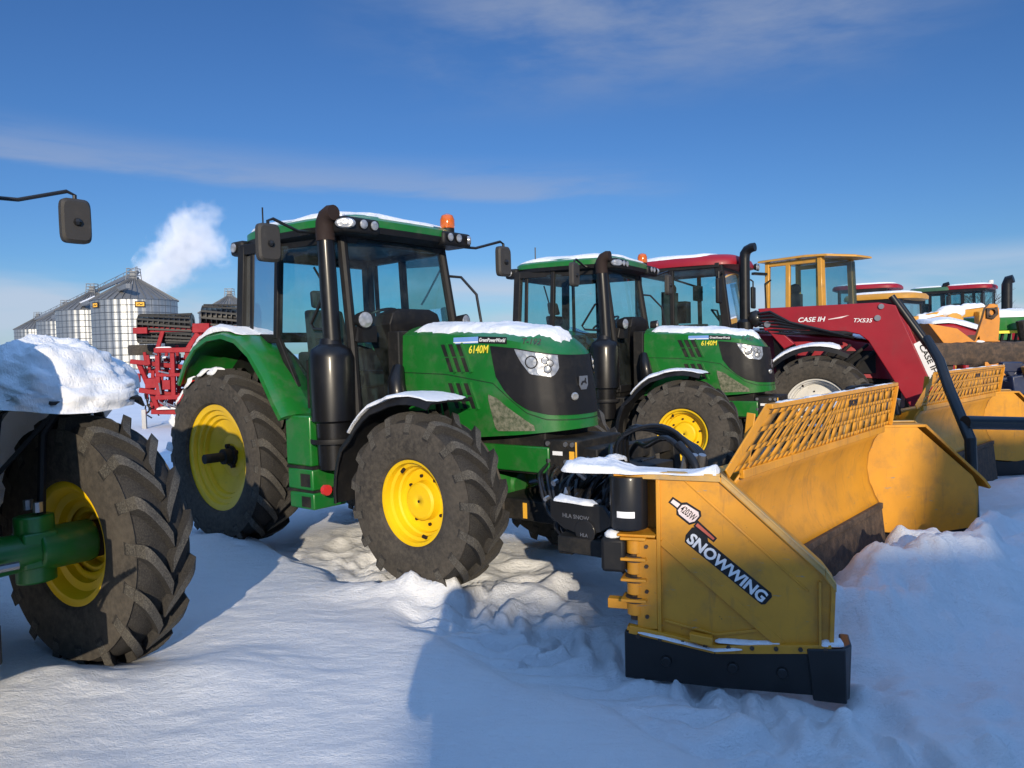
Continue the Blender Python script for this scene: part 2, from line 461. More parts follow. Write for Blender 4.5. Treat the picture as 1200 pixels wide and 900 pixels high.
def make_wheel(parent, c, Rr, rr, w, nl, lug, lw, side, rimmat, kind='front', sweep=.30, snowy=False):
    """side = -1: outer face towards -y. wheel (hub mesh) > tyre, rim, lug nuts"""
    hub = MB(); nuts = MB()
    s = side
    r0 = rr
    if kind == 'front':
        rimp = [(r0 + .012, s * w * .80), (r0 + .012, s * w * .74), (r0 - .022, s * w * .71), (r0 - .030, s * w * .50), (r0 - .052, s * w * .45), (r0 - .060, s * w * .22), (r0 - .075, s * w * .17), (r0 - .085, s * w * .02),
                (r0 * .68, s * w * .0), (r0 * .47, s * w * .02), (r0 * .45, s * w * .08), (r0 * .43, s * w * .34), (r0 * .38, s * w * .40), (r0 * .20, s * w * .42), (.0001, s * w * .42)]
        back = [(r0 + .012, -s * w * .80), (r0 - .03, -s * w * .72), (r0 - .05, -s * w * .55), (r0 - .06, -s * w * .40), (r0 - .10, -s * w * .34), (r0 - .11, -s * w * .12), (r0 - .15, s * -w * .12)]
    else:
        rimp = [(r0 + .015, s * w * .82), (r0 + .012, s * w * .76), (r0 - .05, s * w * .72), (r0 - .06, s * w * .60), (r0 - .10, s * w * .57), (r0 - .11, s * w * .46), (r0 - .14, s * w * .43), (r0 - .15, s * w * .30),
                (r0 - .19, s * w * .26), (.20, s * w * .10), (.12, s * w * .14), (.0001, s * w * .14)]
        back = [(r0 + .015, -s * w * .82), (r0 - .04, -s * w * .74), (r0 - .06, -s * w * .6), (r0 - .09, -s * w * .55), (r0 - .10, -s * w * .2), (r0 - .15, s * w * .2), (r0 - .2, s * w * .24)]
    hub.lathe([(.10, -s * w * .3), (.10, s * w * .25), (.0001, s * w * .25)] if kind != 'rear' else [(.10, -s * w * .3), (.10, s * w * .25), (.075, s * w * .26), (.075, s * w * .55), (.045, s * w * .56), (.045, s * w * 1.32), (.0001, s * w * 1.32)], (0, 0, 0), 'y', 20)
    if kind == 'rear':
        for k in range(4):
            a = k * math.pi / 2 + .4
            nuts.cyl((.1 * math.cos(a), s * w * .1, .1 * math.sin(a)), (.1 * math.cos(a), s * w * .3, .1 * math.sin(a)), .022, 8)
    else:
        for k in range(8):
            a = 2 * math.pi * k / 8 + .2
            q = Vector((r0 * .57 * math.cos(a), 0, r0 * .57 * math.sin(a)))
            nuts.cyl(q, q + Vector((0, s * .022, 0)), .013, 6)
        for k in range(2):
            a = 2.1 + 2.9 * k; q = Vector(((r0 - .04) * math.cos(a), s * w * .38, (r0 - .04) * math.sin(a))); nuts.cyl(q, q + Vector((-.03 * math.cos(a), s * .05, -.03 * math.sin(a))), .014, 8)
        nuts.cyl((0, s * w * .41, 0), (0, s * w * .44, 0), .012, 8)
    wh = hub.build('wheel', 'chassis' if kind == 'rear' else 'rust_brown', parent)
    wh.location = c
    build_each(nuts, 'wheel_bolt', 'rust_brown', wh)
    rim = MB(); rim.lathe(rimp, (0, 0, 0), 'y', 56); rim.lathe(back, (0, 0, 0), 'y', 56)
    rim.build('rim', rimmat, wh, angle=25, solid=.006)
    make_tyre('tyre', Rr, rr, w, nl, lug, lw, wh, (0, 0, 0), sweep)
    if snowy:
        sb = MB()
        for a, y0, y1 in ((98, .45, .95), (84, .60, .98), (116, .72, 1.0), (133, .82, 1.03), (152, .88, 1.04), (172, .92, 1.04)):
            pts = []
            for k in range(6):
                y = lerp(y0, y1, k / 5); r_ = (Rr + .004) if y < .85 else (Rr - .02 - .25 * (y - .85)); aa = R(a + 6 * k / 5)
                pts.append((r_ * math.cos(aa), s * w * y, r_ * math.sin(aa)))
            snow_ridge(pts, .095, .020, a, 8, .25, mb=sb, side=(-math.sin(R(a)), 0, math.cos(R(a))) if a < 150 else (math.cos(R(a)), 0, math.sin(R(a))))
        build_each(sb, 'snow', 'snow_cover', wh, angle=80)
    return wh

# ------------------------------------------------------------------ bonnet surface
HP = [(1.85, .395), (2.2, .412), (2.6, .428), (2.85, .434), (3.05, .428), (3.20, .405), (3.31, .36), (3.39, .295), (3.44, .21), (3.465, .11), (3.47, 0)]
def _plan():
    pts = []
    for i in range(len(HP) - 1):
        for k in range(4): pts.append((lerp(HP[i][0], HP[i + 1][0], k / 4), lerp(HP[i][1], HP[i + 1][1], k / 4)))
    pts.append(HP[-1])
    L = [0]
    for a, b in zip(pts, pts[1:]): L.append(L[-1] + math.hypot(b[0] - a[0], b[1] - a[1]))
    return [(l / L[-1], p) for l, p in zip(L, pts)]
PLAN = _plan()
def plan_pt(a):     # a 0..2, 0 right rear, 1 nose, 2 left rear
    b = a if a <= 1 else 2 - a
    x = interp(b, [(l, p[0]) for l, p in PLAN]); y = interp(b, [(l, p[1]) for l, p in PLAN])
    return Vector((x, -y if a <= 1 else y, 0))
def a_of_x(x): return interp(x, [(p[0], l) for l, p in PLAN])
ZT = [(1.85, 1.975), (2.3, 1.965), (2.7, 1.945), (3.0, 1.91), (3.2, 1.875), (3.38, 1.815), (3.47, 1.765)]
ZB = [(1.85, 1.06), (2.75, 1.06), (3.1, 1.09), (3.47, 1.13)]
def hood_wall(a, z, off=0.):
    p = plan_pt(a); e = .01
    d = (plan_pt(min(2, a + e)) - plan_pt(max(0, a - e))).normalized(); n = Vector((d.y, -d.x, 0))
    k = 1 - .075 * max(0, (z - 1.35)) / .55
    if z < 1.35: k = 1 - .10 * (1.35 - z) / .3 * max(0, min(1, (p.x - 2.6) / .8))
    lean = max(0, p.x - 2.95) / .52 * .15 * (z - 1.3)
    return Vector((p.x - max(lean, -.05), p.y * k, z)) + n * off
def zshould(a):
    x = plan_pt(a).x
    return interp(x, ZT) - .085 - .03 * max(0, (x - 3.2) / .27)
def hood_patch(mb, a0, a1, zt, zb, off, nu=12, nv=4, mi=0):
    rows = []
    for i in range(nu + 1):
        a = lerp(a0, a1, i / nu); t = i / nu
        z1 = zt(t, a) if callable(zt) else zt; z0 = zb(t, a) if callable(zb) else zb
        rows.append([hood_wall(a, lerp(z0, z1, k / nv), off) for k in range(nv + 1)])
    mb.grid(rows, mi)
def hood_top_pt(a, k, off=0.):
    """k 0 shoulder .. 1 centre line"""
    zs = zshould(a); P = hood_wall(a, zs); cx = min(P.x, 3.15)
    q = Vector((lerp(P.x, cx, k), P.y * (1 - k), 0)); zc = interp(q.x, ZT)
    q.z = zs + (zc - zs) * math.sin(min(1, k * 1.35) * math.pi / 2) ** .85 + off
    return q

def roof_ring(x0, x1, w, inset, z, n=44, front_w=None):
    pts = []
    cx, hx = (x0 + x1) / 2, (x1 - x0) / 2 - inset
    for k in range(n):
        t = 2 * math.pi * k / n; c, s = math.cos(t), math.sin(t)
        e = .42
        x = cx + hx * math.copysign(abs(c) ** e, c); wy = w - inset
        tap = 1 - .10 * max(0, (x - cx) / hx) ** 2 - .08 * max(0, -(x - cx) / hx) ** 2
        y = wy * tap * math.copysign(abs(s) ** e, s)
        pts.append(Vector((x, y, z)))
    return pts

def round_lamp(mb, p, d, r, depth=.05):
    d = Vector(d).normalized(); p = Vector(p)
    mb.tube([p - d * depth, p - d * .008, p], [r * .9, r * 1.12, r * 1.12], 16, 1)
    mb.tube([p - d * .004, p + d * .006, p + d * .016], [r, r * .95, r * .5], 16, 0)

# ------------------------------------------------------------------ green row-crop tractor
def make_green_tractor(M, label, group):
    T = empty('tractor', M, label, 'tractor', group)
    # running gear
    b = MB()
    b.box(-.35, 1.2, -.28, .28, .48, 1.05); b.box(1.1, 2.2, -.24, .24, .5, 1.0); b.box(1.85, 3.3, -.30, .30, .78, 1.12)
    b.box(.3, 1.25, -.62, -.26, .55, 1.08); b.box(.3, 1.25, .26, .62, .55, 1.08)
    b.cyl((0, -.78, .8), (0, .78, .8), .15, 16); b.cyl((0, -.55, .8), (0, .55, .8), .23, 16)
    b.box(1.72, 1.86, -.42, .42, 1.0, 1.93)
    b.box(1.3, 1.75, -.66, -.3, .55, .95); b.box(1.35, 1.72, -.78, -.5, .52, 1.05)
    b.box(3.15, 3.5, -.24, .24, .72, .86)
    for y in (-.2, .2): b.tube([(-.3, y, .6), (-.75, y * 1.4, .55), (-1.05, y * 1.9, .5)], .035, 8)
    b.tube([(-.3, 0, 1.15), (-.8, 0, 1.0)], .03, 8)
    b.build('chassis', 'chassis', T, bevel=.012)
    # front rails, axle
    b = MB()
    b.box(2.45, 3.35, -.335, -.27, .80, 1.00); b.box(2.45, 3.35, .27, .335, .80, 1.00)
    build_each(b, 'front_rail', 'green', T, bevel=.01)
    b = MB()
    b.lathe([(.09, -.62), (.10, -.45), (.13, -.30), (.17, -.20), (.205, -.10), (.215, 0), (.205, .10), (.17, .20), (.13, .30), (.10, .45), (.09, .62)], (2.58, 0, .62), 'y', 24)
    b.tube([(2.3, 0, .66), (2.55, 0, .64), (2.8, .02, .62)], [.12, .21, .10], 16)
    for s in (-1, 1):
        b.tube([(2.58, s * .60, .46), (2.58, s * .60, .80)], .07, 14)
        b.box(2.51, 2.66, min(s * .54, s * .66), max(s * .54, s * .66), .54, .72)
        b.cyl((2.58, s * .60, .62), (2.58, s * .80, .62), .11, 18)
    b.build('front_axle', 'green', T, bevel=.01)
    b = MB()
    for s in (-1, 1):
        for dx in (-.06, .06): b.cyl((2.58 + dx, s * .60, .82), (2.58 + dx, s * .60, .87), .018, 8)
        b.tube([(2.72, s * .1, .60), (2.75, s * .50, .60)], .02, 8)
    build_each(b, 'steering_rod', 'steel', T)
    # wheels
    for s in (-1, 1):
        make_wheel(T, (2.58, s * .86, .62), .680, .325, .205, 17, .050, .082, s, 'rim_yellow', 'front', .34)
        make_wheel(T, (0, s * .86, .80), .840, .505, .245, 19, .056, .090, s, 'rim_yellow', 'rear', .33, True)
    # bonnet
    b = MB(); rows = []
    NA = 72
    for i in range(NA + 1):
        a = 2 * i / NA
        x = plan_pt(a).x; zb = interp(x, ZB); zs = zshould(a)
        rows.append([hood_wall(a, lerp(zb, zs, k / 6)) for k in range(7)] + [hood_top_pt(a, k / 8) for k in range(1, 9)])
    b.grid(rows)
    bon = b.build('bonnet', 'green', T, angle=50)
    # grille (dark nose shell)
    aR = a_of_x(2.875); GB = [(2.875, 1.76), (2.93, 1.54), (3.02, 1.43), (3.12, 1.34), (3.22, 1.28), (3.35, 1.245), (3.47, 1.235)]
    b = MB()
    gt = lambda t, a: interp(plan_pt(a).x, [(2.875, 1.775), (3.15, 1.75), (3.47, 1.69)])
    gb = lambda t, a: interp(plan_pt(a).x, GB)
    hood_patch(b, aR, 2 - aR, gt, gb, .006, 60, 6)
    gr = b.build('grille', 'black_plastic', T, angle=50)
    # headlights
    for s in (0, 1):
        b = MB()
        a0, a1 = a_of_x(3.13), a_of_x(3.425)
        if s: a0, a1 = 2 - a1, 2 - a0
        def hb(t, a):
            q = t if not s else 1 - t
            return gt(t, a) - .012 - .165 * min(1, (q / .35)) ** .8 * (1 - max(0, (q - .75) / .25) ** 2 * .45)
        hood_patch(b, a0, a1, lambda t, a: gt(t, a) - .008, hb, .014, 24, 4)
        hl = b.build('headlight', 'lamp', T, angle=60)
        b = MB()
        for q, zz, r in ((.40, -.085, .044), (.70, -.058, .027), (.80, -.075, .024), (.74, -.122, .027)):
            a = lerp(a0, a1, q if not s else 1 - q); p = hood_wall(a, gt(0, a) + zz, .016); n = (hood_wall(a, 1.6, .1) - hood_wall(a, 1.6, 0))
            b.tube([p - n * .05, p + n * .03, p + n * .05], [r, r, r * .7], 18)
            b.tube([p + n * .02, p + n * .035], [r * 1.14, r * 1.14], 18, 1)
        b.build('lens', ['lamp', 'chassis'], hl)
    # side screens, vents, seam
    for s in (0, 1):
        fl = (lambda a: a) if not s else (lambda a: 2 - a)
        b = MB()
        hood_patch(b, fl(a_of_x(2.86)), fl(a_of_x(3.24)), lambda t, a: interp(plan_pt(a).x, [(2.86, 1.40), (2.95, 1.37), (3.24, 1.165)]), lambda t, a: interp(plan_pt(a).x, [(2.86, 1.36), (2.92, 1.115), (3.24, 1.125)]), .005, 14, 3)
        b.build('side_screen', 'dusty_mesh', T, angle=60)
        b = MB()
        for k in range(3):
            for (z1, z0, xs, dx) in ((1.80, 1.70, 2.33, .05), (1.69, 1.575, 2.385, .055), (1.485, 1.39, 2.42, .045), (1.38, 1.285, 2.465, .045)):
                xa = xs + k * .088
                va = []
                for (xx, z) in ((xa, z1), (xa + .064, z1), (xa + .064 + dx, z0), (xa + dx, z0)):
                    va.append(hood_wall(fl(a_of_x(xx)), z, .004))
                b.add(va, [(0, 1, 2, 3)])
        build_each(b, 'vent', 'chassis', T)
        b = MB()
        for k in range(3):
            for (z1, z0, xs, dx) in ((1.805, 1.57, 2.398, .11), (1.49, 1.28, 2.487, .09)):
                xa = xs + k * .088
                b.bar(hood_wall(fl(a_of_x(xa)), z1, .008), hood_wall(fl(a_of_x(xa + dx)), z0, .008), .018, .022)
        build_each(b, 'louvre', 'green', T)
        b = MB()
        hood_patch(b, fl(a_of_x(1.87)), fl(a_of_x(2.90)), lambda t, a: interp(plan_pt(a).x, [(1.85, 1.578), (2.4, 1.56), (2.9, 1.49)]), lambda t, a: interp(plan_pt(a).x, [(1.85, 1.570), (2.4, 1.552), (2.9, 1.482)]), .002, 16, 1)
        b.build('seam', 'seam', T)
    b = MB()
    for s in (0, 1):
        fl = (lambda a: a) if not s else (lambda a: 2 - a)
        z0_ = lambda t, a: interp(plan_pt(a).x, [(2.9, 1.482), (3.05, 1.375), (3.2, 1.255), (3.33, 1.205), (3.47, 1.195)])
        hood_patch(b, fl(a_of_x(2.90)), fl(1.0), lambda t, a: z0_(t, a) + .009, z0_, .002, 30, 1)
    build_each(b, 'seam', 'seam', T)
    b = MB(); p = hood_wall(.93, 1.375, .02); b.tube([p - Vector((.03, -.02, 0)), p, p + Vector((.006, -.004, 0))], [.03, .03, .02], 14); b.build('nose_lamp', 'lamp', gr)
    # decals, right side then left side
    for s in (-1, 1):
        a0 = a_of_x(2.655) if s < 0 else 2 - a_of_x(2.865)
        P = hood_wall(a0, 1.722, .008); Q = hood_wall(a_of_x(2.865) if s < 0 else 2 - a_of_x(2.655), 1.722, .008)
        text_mesh('model_number', '6140M', .088, P, Q - P, (0, .1 * s * -1, 1), 'decal_yellow', T, bold=.012, shear=.12, width=.205)
        b = MB(); f2 = (lambda x: a_of_x(x)) if s < 0 else (lambda x: 2 - a_of_x(x))
        hood_patch(b, f2(2.48), f2(2.75), 1.852, 1.800, .004, 4, 1, 0); hood_patch(b, f2(2.48), f2(2.75), 1.815, 1.806, .0055, 4, 1, 2); hood_patch(b, f2(2.75), f2(3.05), lambda t, a: lerp(1.853, 1.838, t if s < 0 else 1 - t), lambda t, a: lerp(1.80, 1.785, t if s < 0 else 1 - t), .004, 4, 1, 1)
        dc = b.build('dealer_decal', ['decal_blue', 'decal_black', 'decal_white'], T)
        xa, xb = (2.765, 3.035) if s < 0 else (3.035, 2.765)
        P = hood_wall(f2(xa), 1.812 if s < 0 else 1.80, .009); Q = hood_wall(f2(xb), 1.80 if s < 0 else 1.812, .009)
        text_mesh('lettering', 'GreenPowerWorld', .042, P, Q - P, (0, .1 * -s, 1), 'decal_white', dc, bold=.01, shear=.2, width=(Q - P).length)
    P = hood_wall(a_of_x(3.20), 1.785, .004); Q = hood_wall(a_of_x(3.36), 1.775, .004)
    text_mesh('lettering', 'T-192', .062, P, Q - P, (0, .1, 1), 'decal_black', T, bold=.01, shear=.2)
    # maker's badge on the nose: leaping-animal shape in a rounded shield
    b = MB(); na = 1.0
    p = hood_wall(na, 1.475, .012)
    pts = [(-.055, .05), (.055, .05), (.06, -.02), (.035, -.055), (-.035, -.055), (-.06, -.02)]
    b.prism([p + Vector((0, x, z)) for x, z in pts], (.006, 0, 0), 0)
    pts = [(-.04, -.01), (-.02, .012), (.01, .012), (.022, .034), (.03, .03), (.026, .01), (.04, -.012), (.03, -.012), (.016, -.002), (-.012, -.004), (-.03, -.022)]
    b.prism([p + Vector((.0065, x, z)) for x, z in pts], (.003, 0, 0), 1)
    b.build('badge', ['steel', 'decal_black'], gr)
    # snow lying on the bonnet
    b = MB(); rows = []
    n = 110
    for i in range(n + 1):
        a = lerp(.05, 1.95, i / n); row = []
        x = plan_pt(a).x
        for k in range(11):
            ed = .10 + .12 * mnoise.noise(Vector((a * 6, 3.3, 0))) + .07 * mnoise.noise(Vector((a * 40, 8.3, 0))) + (.30 if x > 3.25 else .12 * max(0, (x - 2.6) / .65)) + .08 * mnoise.noise(Vector((a * 17, 1.3, 5)))
            kk = lerp(max(.03, ed), 1, k / 10)
            q = hood_top_pt(a, kk)
            th = .027 * min(1, k / 1.2) * (1 + .7 * mnoise.noise(q * 4.5) + .5 * mnoise.noise(q * 14) + .3 * mnoise.noise(q * 30)) * min(1, i / 1.5, (n - i) / 1.5) - .002
            q.z += max(th, -.002); row.append(q)
        rows.append(row)
    b.grid(rows); b.build('snow', 'snow_cover', T, angle=80)
    # front ballast frame
    b = MB()
    b.box(3.3, 3.60, -.32, .32, .84, 1.06); b.box(3.56, 3.72, -.24, .24, .80, 1.0); b.box(2.8, 3.55, -.34, .34, .42, .58); b.box(3.3, 3.5, -.30, .30, .55, .86)
    b.build('front_support', 'chassis', T, bevel=.012)
    b = MB()
    for x in (3.34, 3.50, 3.56):
        for z in (.90, 1.03): b.cyl((x, -.335, z), (x, -.32, z), .018, 10)
    build_each(b, 'bolt', 'steel', T)
    b = MB()
    b.box(3.585, 3.598, -.3245, -.3235, .9, 1.05, 0); b.box(3.53, 3.575, -.3245, -.3235, .88, .98, 0); b.box(3.38, 3.47, -.3245, -.3235, .945, .975, 1); b.box(3.10, 3.14, -.3445, -.3435, .44, .56, 0)
    build_each(b, 'warning_decal', ['decal_orange', 'decal_white'], T)
    # ---- cab
    b = MB()
    for s in (-1, 1):
        C0, C1 = (.12, s * .80, 1.93), (.15, s * .76, 2.80)
        B0, B1 = (.69, s * .81, 1.90), (.70, s * .76, 2.78)
        A0, A1, A2 = (1.58, s * .66, 1.15), (1.54, s * .66, 1.85), (1.40, s * .62, 2.80)
        b.bar(C0, C1, .09, .10); b.bar(B0, B1, .065, .06); b.tube([A0, A1, A2], .045, 10)
        b.bar((.1, s * .80, 1.93), (.72, s * .81, 1.90), .05, .08)
        b.bar((1.03, s * .77, 1.22), (1.60, s * .66, 1.16), .06, .10)      # door bottom
        b.bar((.70, s * .81, 1.90), (1.03, s * .77, 1.24), .05, .06)
        b.bar((.13, s * .77, 2.76), (1.40, s * .65, 2.76), .08, .10)
        b.bar((.27, s * .795, 1.95), (.28, s * .76, 2.76), .03, .05)
    b.bar((1.40, -.62, 2.76), (1.40, .62, 2.76), .08, .10); b.bar((.14, -.76, 2.74), (.14, .76, 2.74), .08, .12)
    b.bar((.12, -.78, 1.93), (.12, .78, 1.93), .08, .10); b.bar((1.6, -.66, 1.16), (1.6, .66, 1.16), .06, .1)
    b.box(.1, 1.6, -.62, .62, 1.05, 1.16)
    b.build('cab_frame', 'black_plastic', T, bevel=.008)
    b = MB()
    for s in (-1, 1):
        b.add([(.17, s * .80, 1.97), (.67, s * .812, 1.94), (.68, s * .765, 2.74), (.19, s * .765, 2.74)], [(0, 1, 2, 3)])
    build_each(b, 'rear_side_window', 'glass', T)
    b = MB()
    for s in (-1, 1):
        b.add([(.72, s * .81, 1.92), (1.05, s * .77, 1.27), (1.55, s * .665, 1.22), (1.52, s * .665, 1.85), (1.38, s * .635, 2.73), (.72, s * .762, 2.74)], [(0, 1, 2, 3, 4, 5)])
    build_each(b, 'door_glass', 'glass', T)
    b = MB()
    b.grid([[(lerp(1.60, 1.42, k / 6) + .05 * (1 - (2 * j / 8 - 1) ** 2), lerp(-.62, .62, j / 8) * (1 - .03 * k / 6), lerp(1.2, 2.75, k / 6)) for j in range(9)] for k in range(7)])
    b.build('windscreen', 'glass', T)
    b = MB(); b.add([(.10, -.74, 1.98), (.10, .74, 1.98), (.13, .72, 2.70), (.13, -.72, 2.70)], [(0, 1, 2, 3)])
    b.build('rear_window', 'glass', T)
    # roof
    b = MB()
    X0, X1 = -.02, 1.64
    rings = [roof_ring(X0, X1, .84, .12, 2.76), roof_ring(X0, X1, .84, .02, 2.79), roof_ring(X0, X1, .84, .0, 2.84)]
    b.grid([[r_[k] for k in range(44)] for r_ in rings], 1, True); b.add(rings[0], [tuple(range(44))], 1)
    rings = [roof_ring(X0, X1, .84, .0, 2.84), roof_ring(X0, X1, .84, .0, 2.90), roof_ring(X0, X1, .84, .05, 2.94), roof_ring(X0, X1, .84, .16, 2.97), roof_ring(X0, X1, .84, .36, 2.99)]
    b.grid(rings, 0, True); b.add(rings[-1], [tuple(range(44))], 0)
    rf = b.build('cab_roof', ['green', 'black_plastic'], T, angle=45)
    b = MB()
    b.box(1.34, 1.66, -.80, -.40, 2.765, 2.90); b.box(1.34, 1.66, .40, .80, 2.765, 2.90); b.box(-.06, .14, -.79, -.62, 2.72, 2.86); b.box(-.06, .14, .62, .79, 2.72, 2.86)
    build_each(b, 'lamp_housing', 'black_plastic', rf, bevel=.03)
    b = MB()
    for s in (-1, 1):
        for y in (.48, .60): 
            o1 = MB(); round_lamp(o1, (1.675, s * y, 2.84), (1, s * .05, -.03), .040); o1.build('roof_lamp', ['lamp', 'black_plastic'], rf)
        o1 = MB(); d = Vector((.75, s * .66, 0)).normalized(); p = Vector((1.635, s * .765, 2.835)); si = Vector((-d.y, d.x, 0))
        rows = []
        for rr, off in ((1.0, 0), (1.0, .02), (.8, .035), (.0, .04)):
            rows.append([p + d * off + si * math.cos(2 * math.pi * k / 20) * .085 * rr + Vector((0, 0, 1)) * math.sin(2 * math.pi * k / 20) * .045 * rr for k in range(20)])
        o1.grid(rows, 0, True); o1.build('roof_lamp', 'lamp', rf)
        o1 = MB(); round_lamp(o1, (.02, s * .80, 2.795), (0, s, 0), .045); o1.build('roof_lamp', ['lamp', 'black_plastic'], rf)
    b = MB()
    n = 44
    rr_ = [roof_ring(X0, X1, .84, i_, z_, n) for i_, z_ in ((.03, 2.925), (.04, 2.945), (.10, 2.975), (.20, 3.0), (.42, 3.015))]
    for ring in rr_[1:]:
        for k, p in enumerate(ring): p.z += .022 * mnoise.noise(p * 3.1) + .01 * mnoise.noise(p * 9) - (.05 if p.x > 1.48 and abs(p.y) > .42 else 0)
    b.grid(rr_, 0, True); b.add(rr_[-1], [tuple(range(n))])
    b.build('snow', 'snow_cover', rf, angle=80)
    b = MB(); b.tube([(.95, -.25, 2.96), (.95, -.25, 3.04)], .05, 12, 0); b.build('antenna_base', 'black_plastic', rf)
    b = MB(); b.tube([(.40, -.72, 2.92), (.40, -.72, 3.14)], .008, 6); b.build('antenna', 'black', rf)
    # beacon (left front corner)
    b = MB(); b.lathe([(.068, 0), (.068, .05), (.06, .055)], (1.47, .66, 2.91), 'z', 20, 1); b.cyl((1.47, .66, 2.84), (1.47, .66, 2.92), .035, 10, 1)
    bc = b.build('beacon', ['amber', 'black_plastic'], T)
    b = MB(); b.lathe([(.068, .055), (.074, .08), (.072, .14), (.056, .18), (.022, .198), (.0001, .20)], (1.47, .66, 2.91), 'z', 20)
    b.build('dome', 'amber', bc)
    # mirrors
    for s in (-1, 1):
        b = MB()
        xm = 1.25 if s < 0 else 1.66; ym = s * (1.25 if s < 0 else 1.30)
        b.tube([(1.45 if s > 0 else 1.25, s * .76, 2.80), (lerp(1.45 if s > 0 else 1.3, xm, .5), s * .98, 2.79), (xm, ym - s * .05, 2.87), (xm, ym, 2.85), (xm - .0, ym, 2.62)], .014, 8)
        b.ball((xm + .03, ym, 2.66), .03, 8)
        mi = b.build('mirror', 'black', T)
        b = MB(); hw = .105 if s < 0 else .10
        rows = []
        for dx, g in ((.03, .86), (.012, 1.0), (-.03, 1.0), (-.035, .9)):
            rr_ = []
            for k in range(28):
                t = 2 * math.pi * k / 28; c_, s_ = math.cos(t), math.sin(t)
                rr_.append(Vector((xm + dx, ym + hw * g * math.copysign(abs(c_) ** .35, c_), 2.67 + .155 * g * math.copysign(abs(s_) ** .35, s_))))
            rows.append(rr_)
        b.grid(rows, 0, True); b.add(rows[0], [tuple(range(28))]); b.add(rows[-1], [tuple(range(27, -1, -1))])
        b.build('mirror_head', 'grey_plastic' , mi, angle=30)
    # cowl lamps either side of the bonnet
    for s in (-1, 1):
        b = MB(); round_lamp(b, (1.70, s * .64, 2.03), (1, s * .18, -.02), .068, .10)
        b.tube([(1.62, s * .64, 1.98), (1.60, s * .66, 1.85)], .02, 8, 1); b.box(1.56, 1.68, min(s * .5, s * .66), max(s * .5, s * .66), 1.84, 1.98, 1)
        b.build('cowl_lamp', ['lamp', 'black_plastic'], T)
    # grab rails
    b = MB(); b.tube([(1.42, .63, 2.50), (1.56, .74, 2.48), (1.72, .78, 2.30), (1.84, .76, 1.75), (1.80, .70, 1.7)], .014, 8)
    b.build('grab_rail', 'black', T)
    b = MB(); b.tube([(1.40, -.70, 2.35), (1.30, -.73, 2.30), (1.12, -.76, 2.02), (1.16, -.76, 1.97), (1.40, -.72, 1.95)], .014, 8)
    b.build('grab_rail', 'black', T)
    b = MB(); b.tube([(1.10, -.80, 1.28), (1.10, -.80, 1.70), (1.20, -.80, 1.72), (1.22, -.79, 1.30)], .012, 8)
    b.build('door_handle', 'black', T)
    b = MB(); b.tube([(.13, .05, 2.66), (.11, .35, 2.25)], .012, 6); b.build('wiper', 'black', T)
    # interior
    b = MB(); b.box(.42, .98, -.26, .26, 1.42, 1.58); b.hexa([(.38, -.25, 1.55), (.38, .25, 1.55), (.52, .25, 1.55), (.52, -.25, 1.55)], [(.27, -.21, 2.2), (.27, .21, 2.2), (.38, .21, 2.2), (.38, -.21, 2.2)])
    b.hexa([(.28, -.13, 2.22), (.28, .13, 2.22), (.37, .13, 2.22), (.37, -.13, 2.22)], [(.25, -.12, 2.40), (.25, .12, 2.40), (.33, .12, 2.40), (.33, -.12, 2.40)]); b.box(.5, .9, -.2, .2, 1.15, 1.45)
    b.box(.5, 1.0, -.47, -.3, 1.5, 1.78); b.box(.75, 1.0, -.45, -.33, 1.78, 1.9)
    b.build('seat', 'seat_fabric', T, bevel=.03)
    b = MB(); rows = []
    for (x0, x1, w, z) in ((1.38, 1.60, .15, 1.16), (1.36, 1.60, .16, 1.6), (1.30, 1.62, .26, 1.88), (1.32, 1.66, .30, 2.0), (1.42, 1.66, .26, 2.10), (1.50, 1.64, .18, 2.14)):
        rows.append([(x0, -w, z), (x1, -w * 1.1, z), (x1, w * 1.1, z), (x0, w, z)])
    b.grid(rows, 0, True); b.add(rows[-1], [(0, 1, 2, 3)])
    b.tube([(1.30, 0, 1.95), (1.16, 0, 2.06)], .03, 8)
    b.build('dashboard', 'black_plastic', T, bevel=.02)
    b = MB(); cc = Vector((1.15, 0, 2.07)); ax = Vector((-.45, 0, .9)).normalized(); e1 = Vector((0, 1, 0)); e2 = ax.cross(e1)
    b.tube([cc + (e1 * math.cos(t) + e2 * math.sin(t)) * .2 for t in [2 * math.pi * k / 24 for k in range(25)]], .014, 8, caps=False)
    for t in (0.3, 2.4, 4.5): b.tube([cc, cc + (e1 * math.cos(t) + e2 * math.sin(t)) * .2], .012, 6)
    b.build('steering_wheel', 'black', T)
    # exhaust
    b = MB()
    b.lathe([(.0001, .78), (.14, .78), (.15, 1.17), (.185, 1.19), (.19, 1.72), (.165, 1.79), (.10, 1.83), (.085, 1.88), (.0001, 1.885)], (1.48, -.84, 0), 'z', 28)
    b.box(1.40, 1.56, -.80, -.55, .85, .95); b.box(1.42, 1.54, -.7, -.55, 1.5, 1.6)
    ex = b.build('exhaust', 'black_gloss', T, angle=40)
    b = MB(); b.tube([(1.50, -.84, 1.86), (1.48, -.84, 2.3), (1.445, -.83, 2.80)], [.076, .074, .070], 18)
    b.build('pipe', 'black_gloss', ex)
    b = MB(); b.tube([(1.45, -.83, 2.70), (1.445, -.83, 2.79), (1.45, -.83, 2.85), (1.48, -.83, 2.90), (1.53, -.83, 2.925), (1.57, -.83, 2.925)], [.080, .080, .080, .077, .07, .064], 16)
    b.build('elbow', 'rust_brown', ex)
    b = MB(); b.lathe([(.195, 1.0), (.198, 1.02), (.195, 1.04)], (1.48, -.84, 0), 'z', 28); b.build('heat_shield', 'black_plastic', ex)
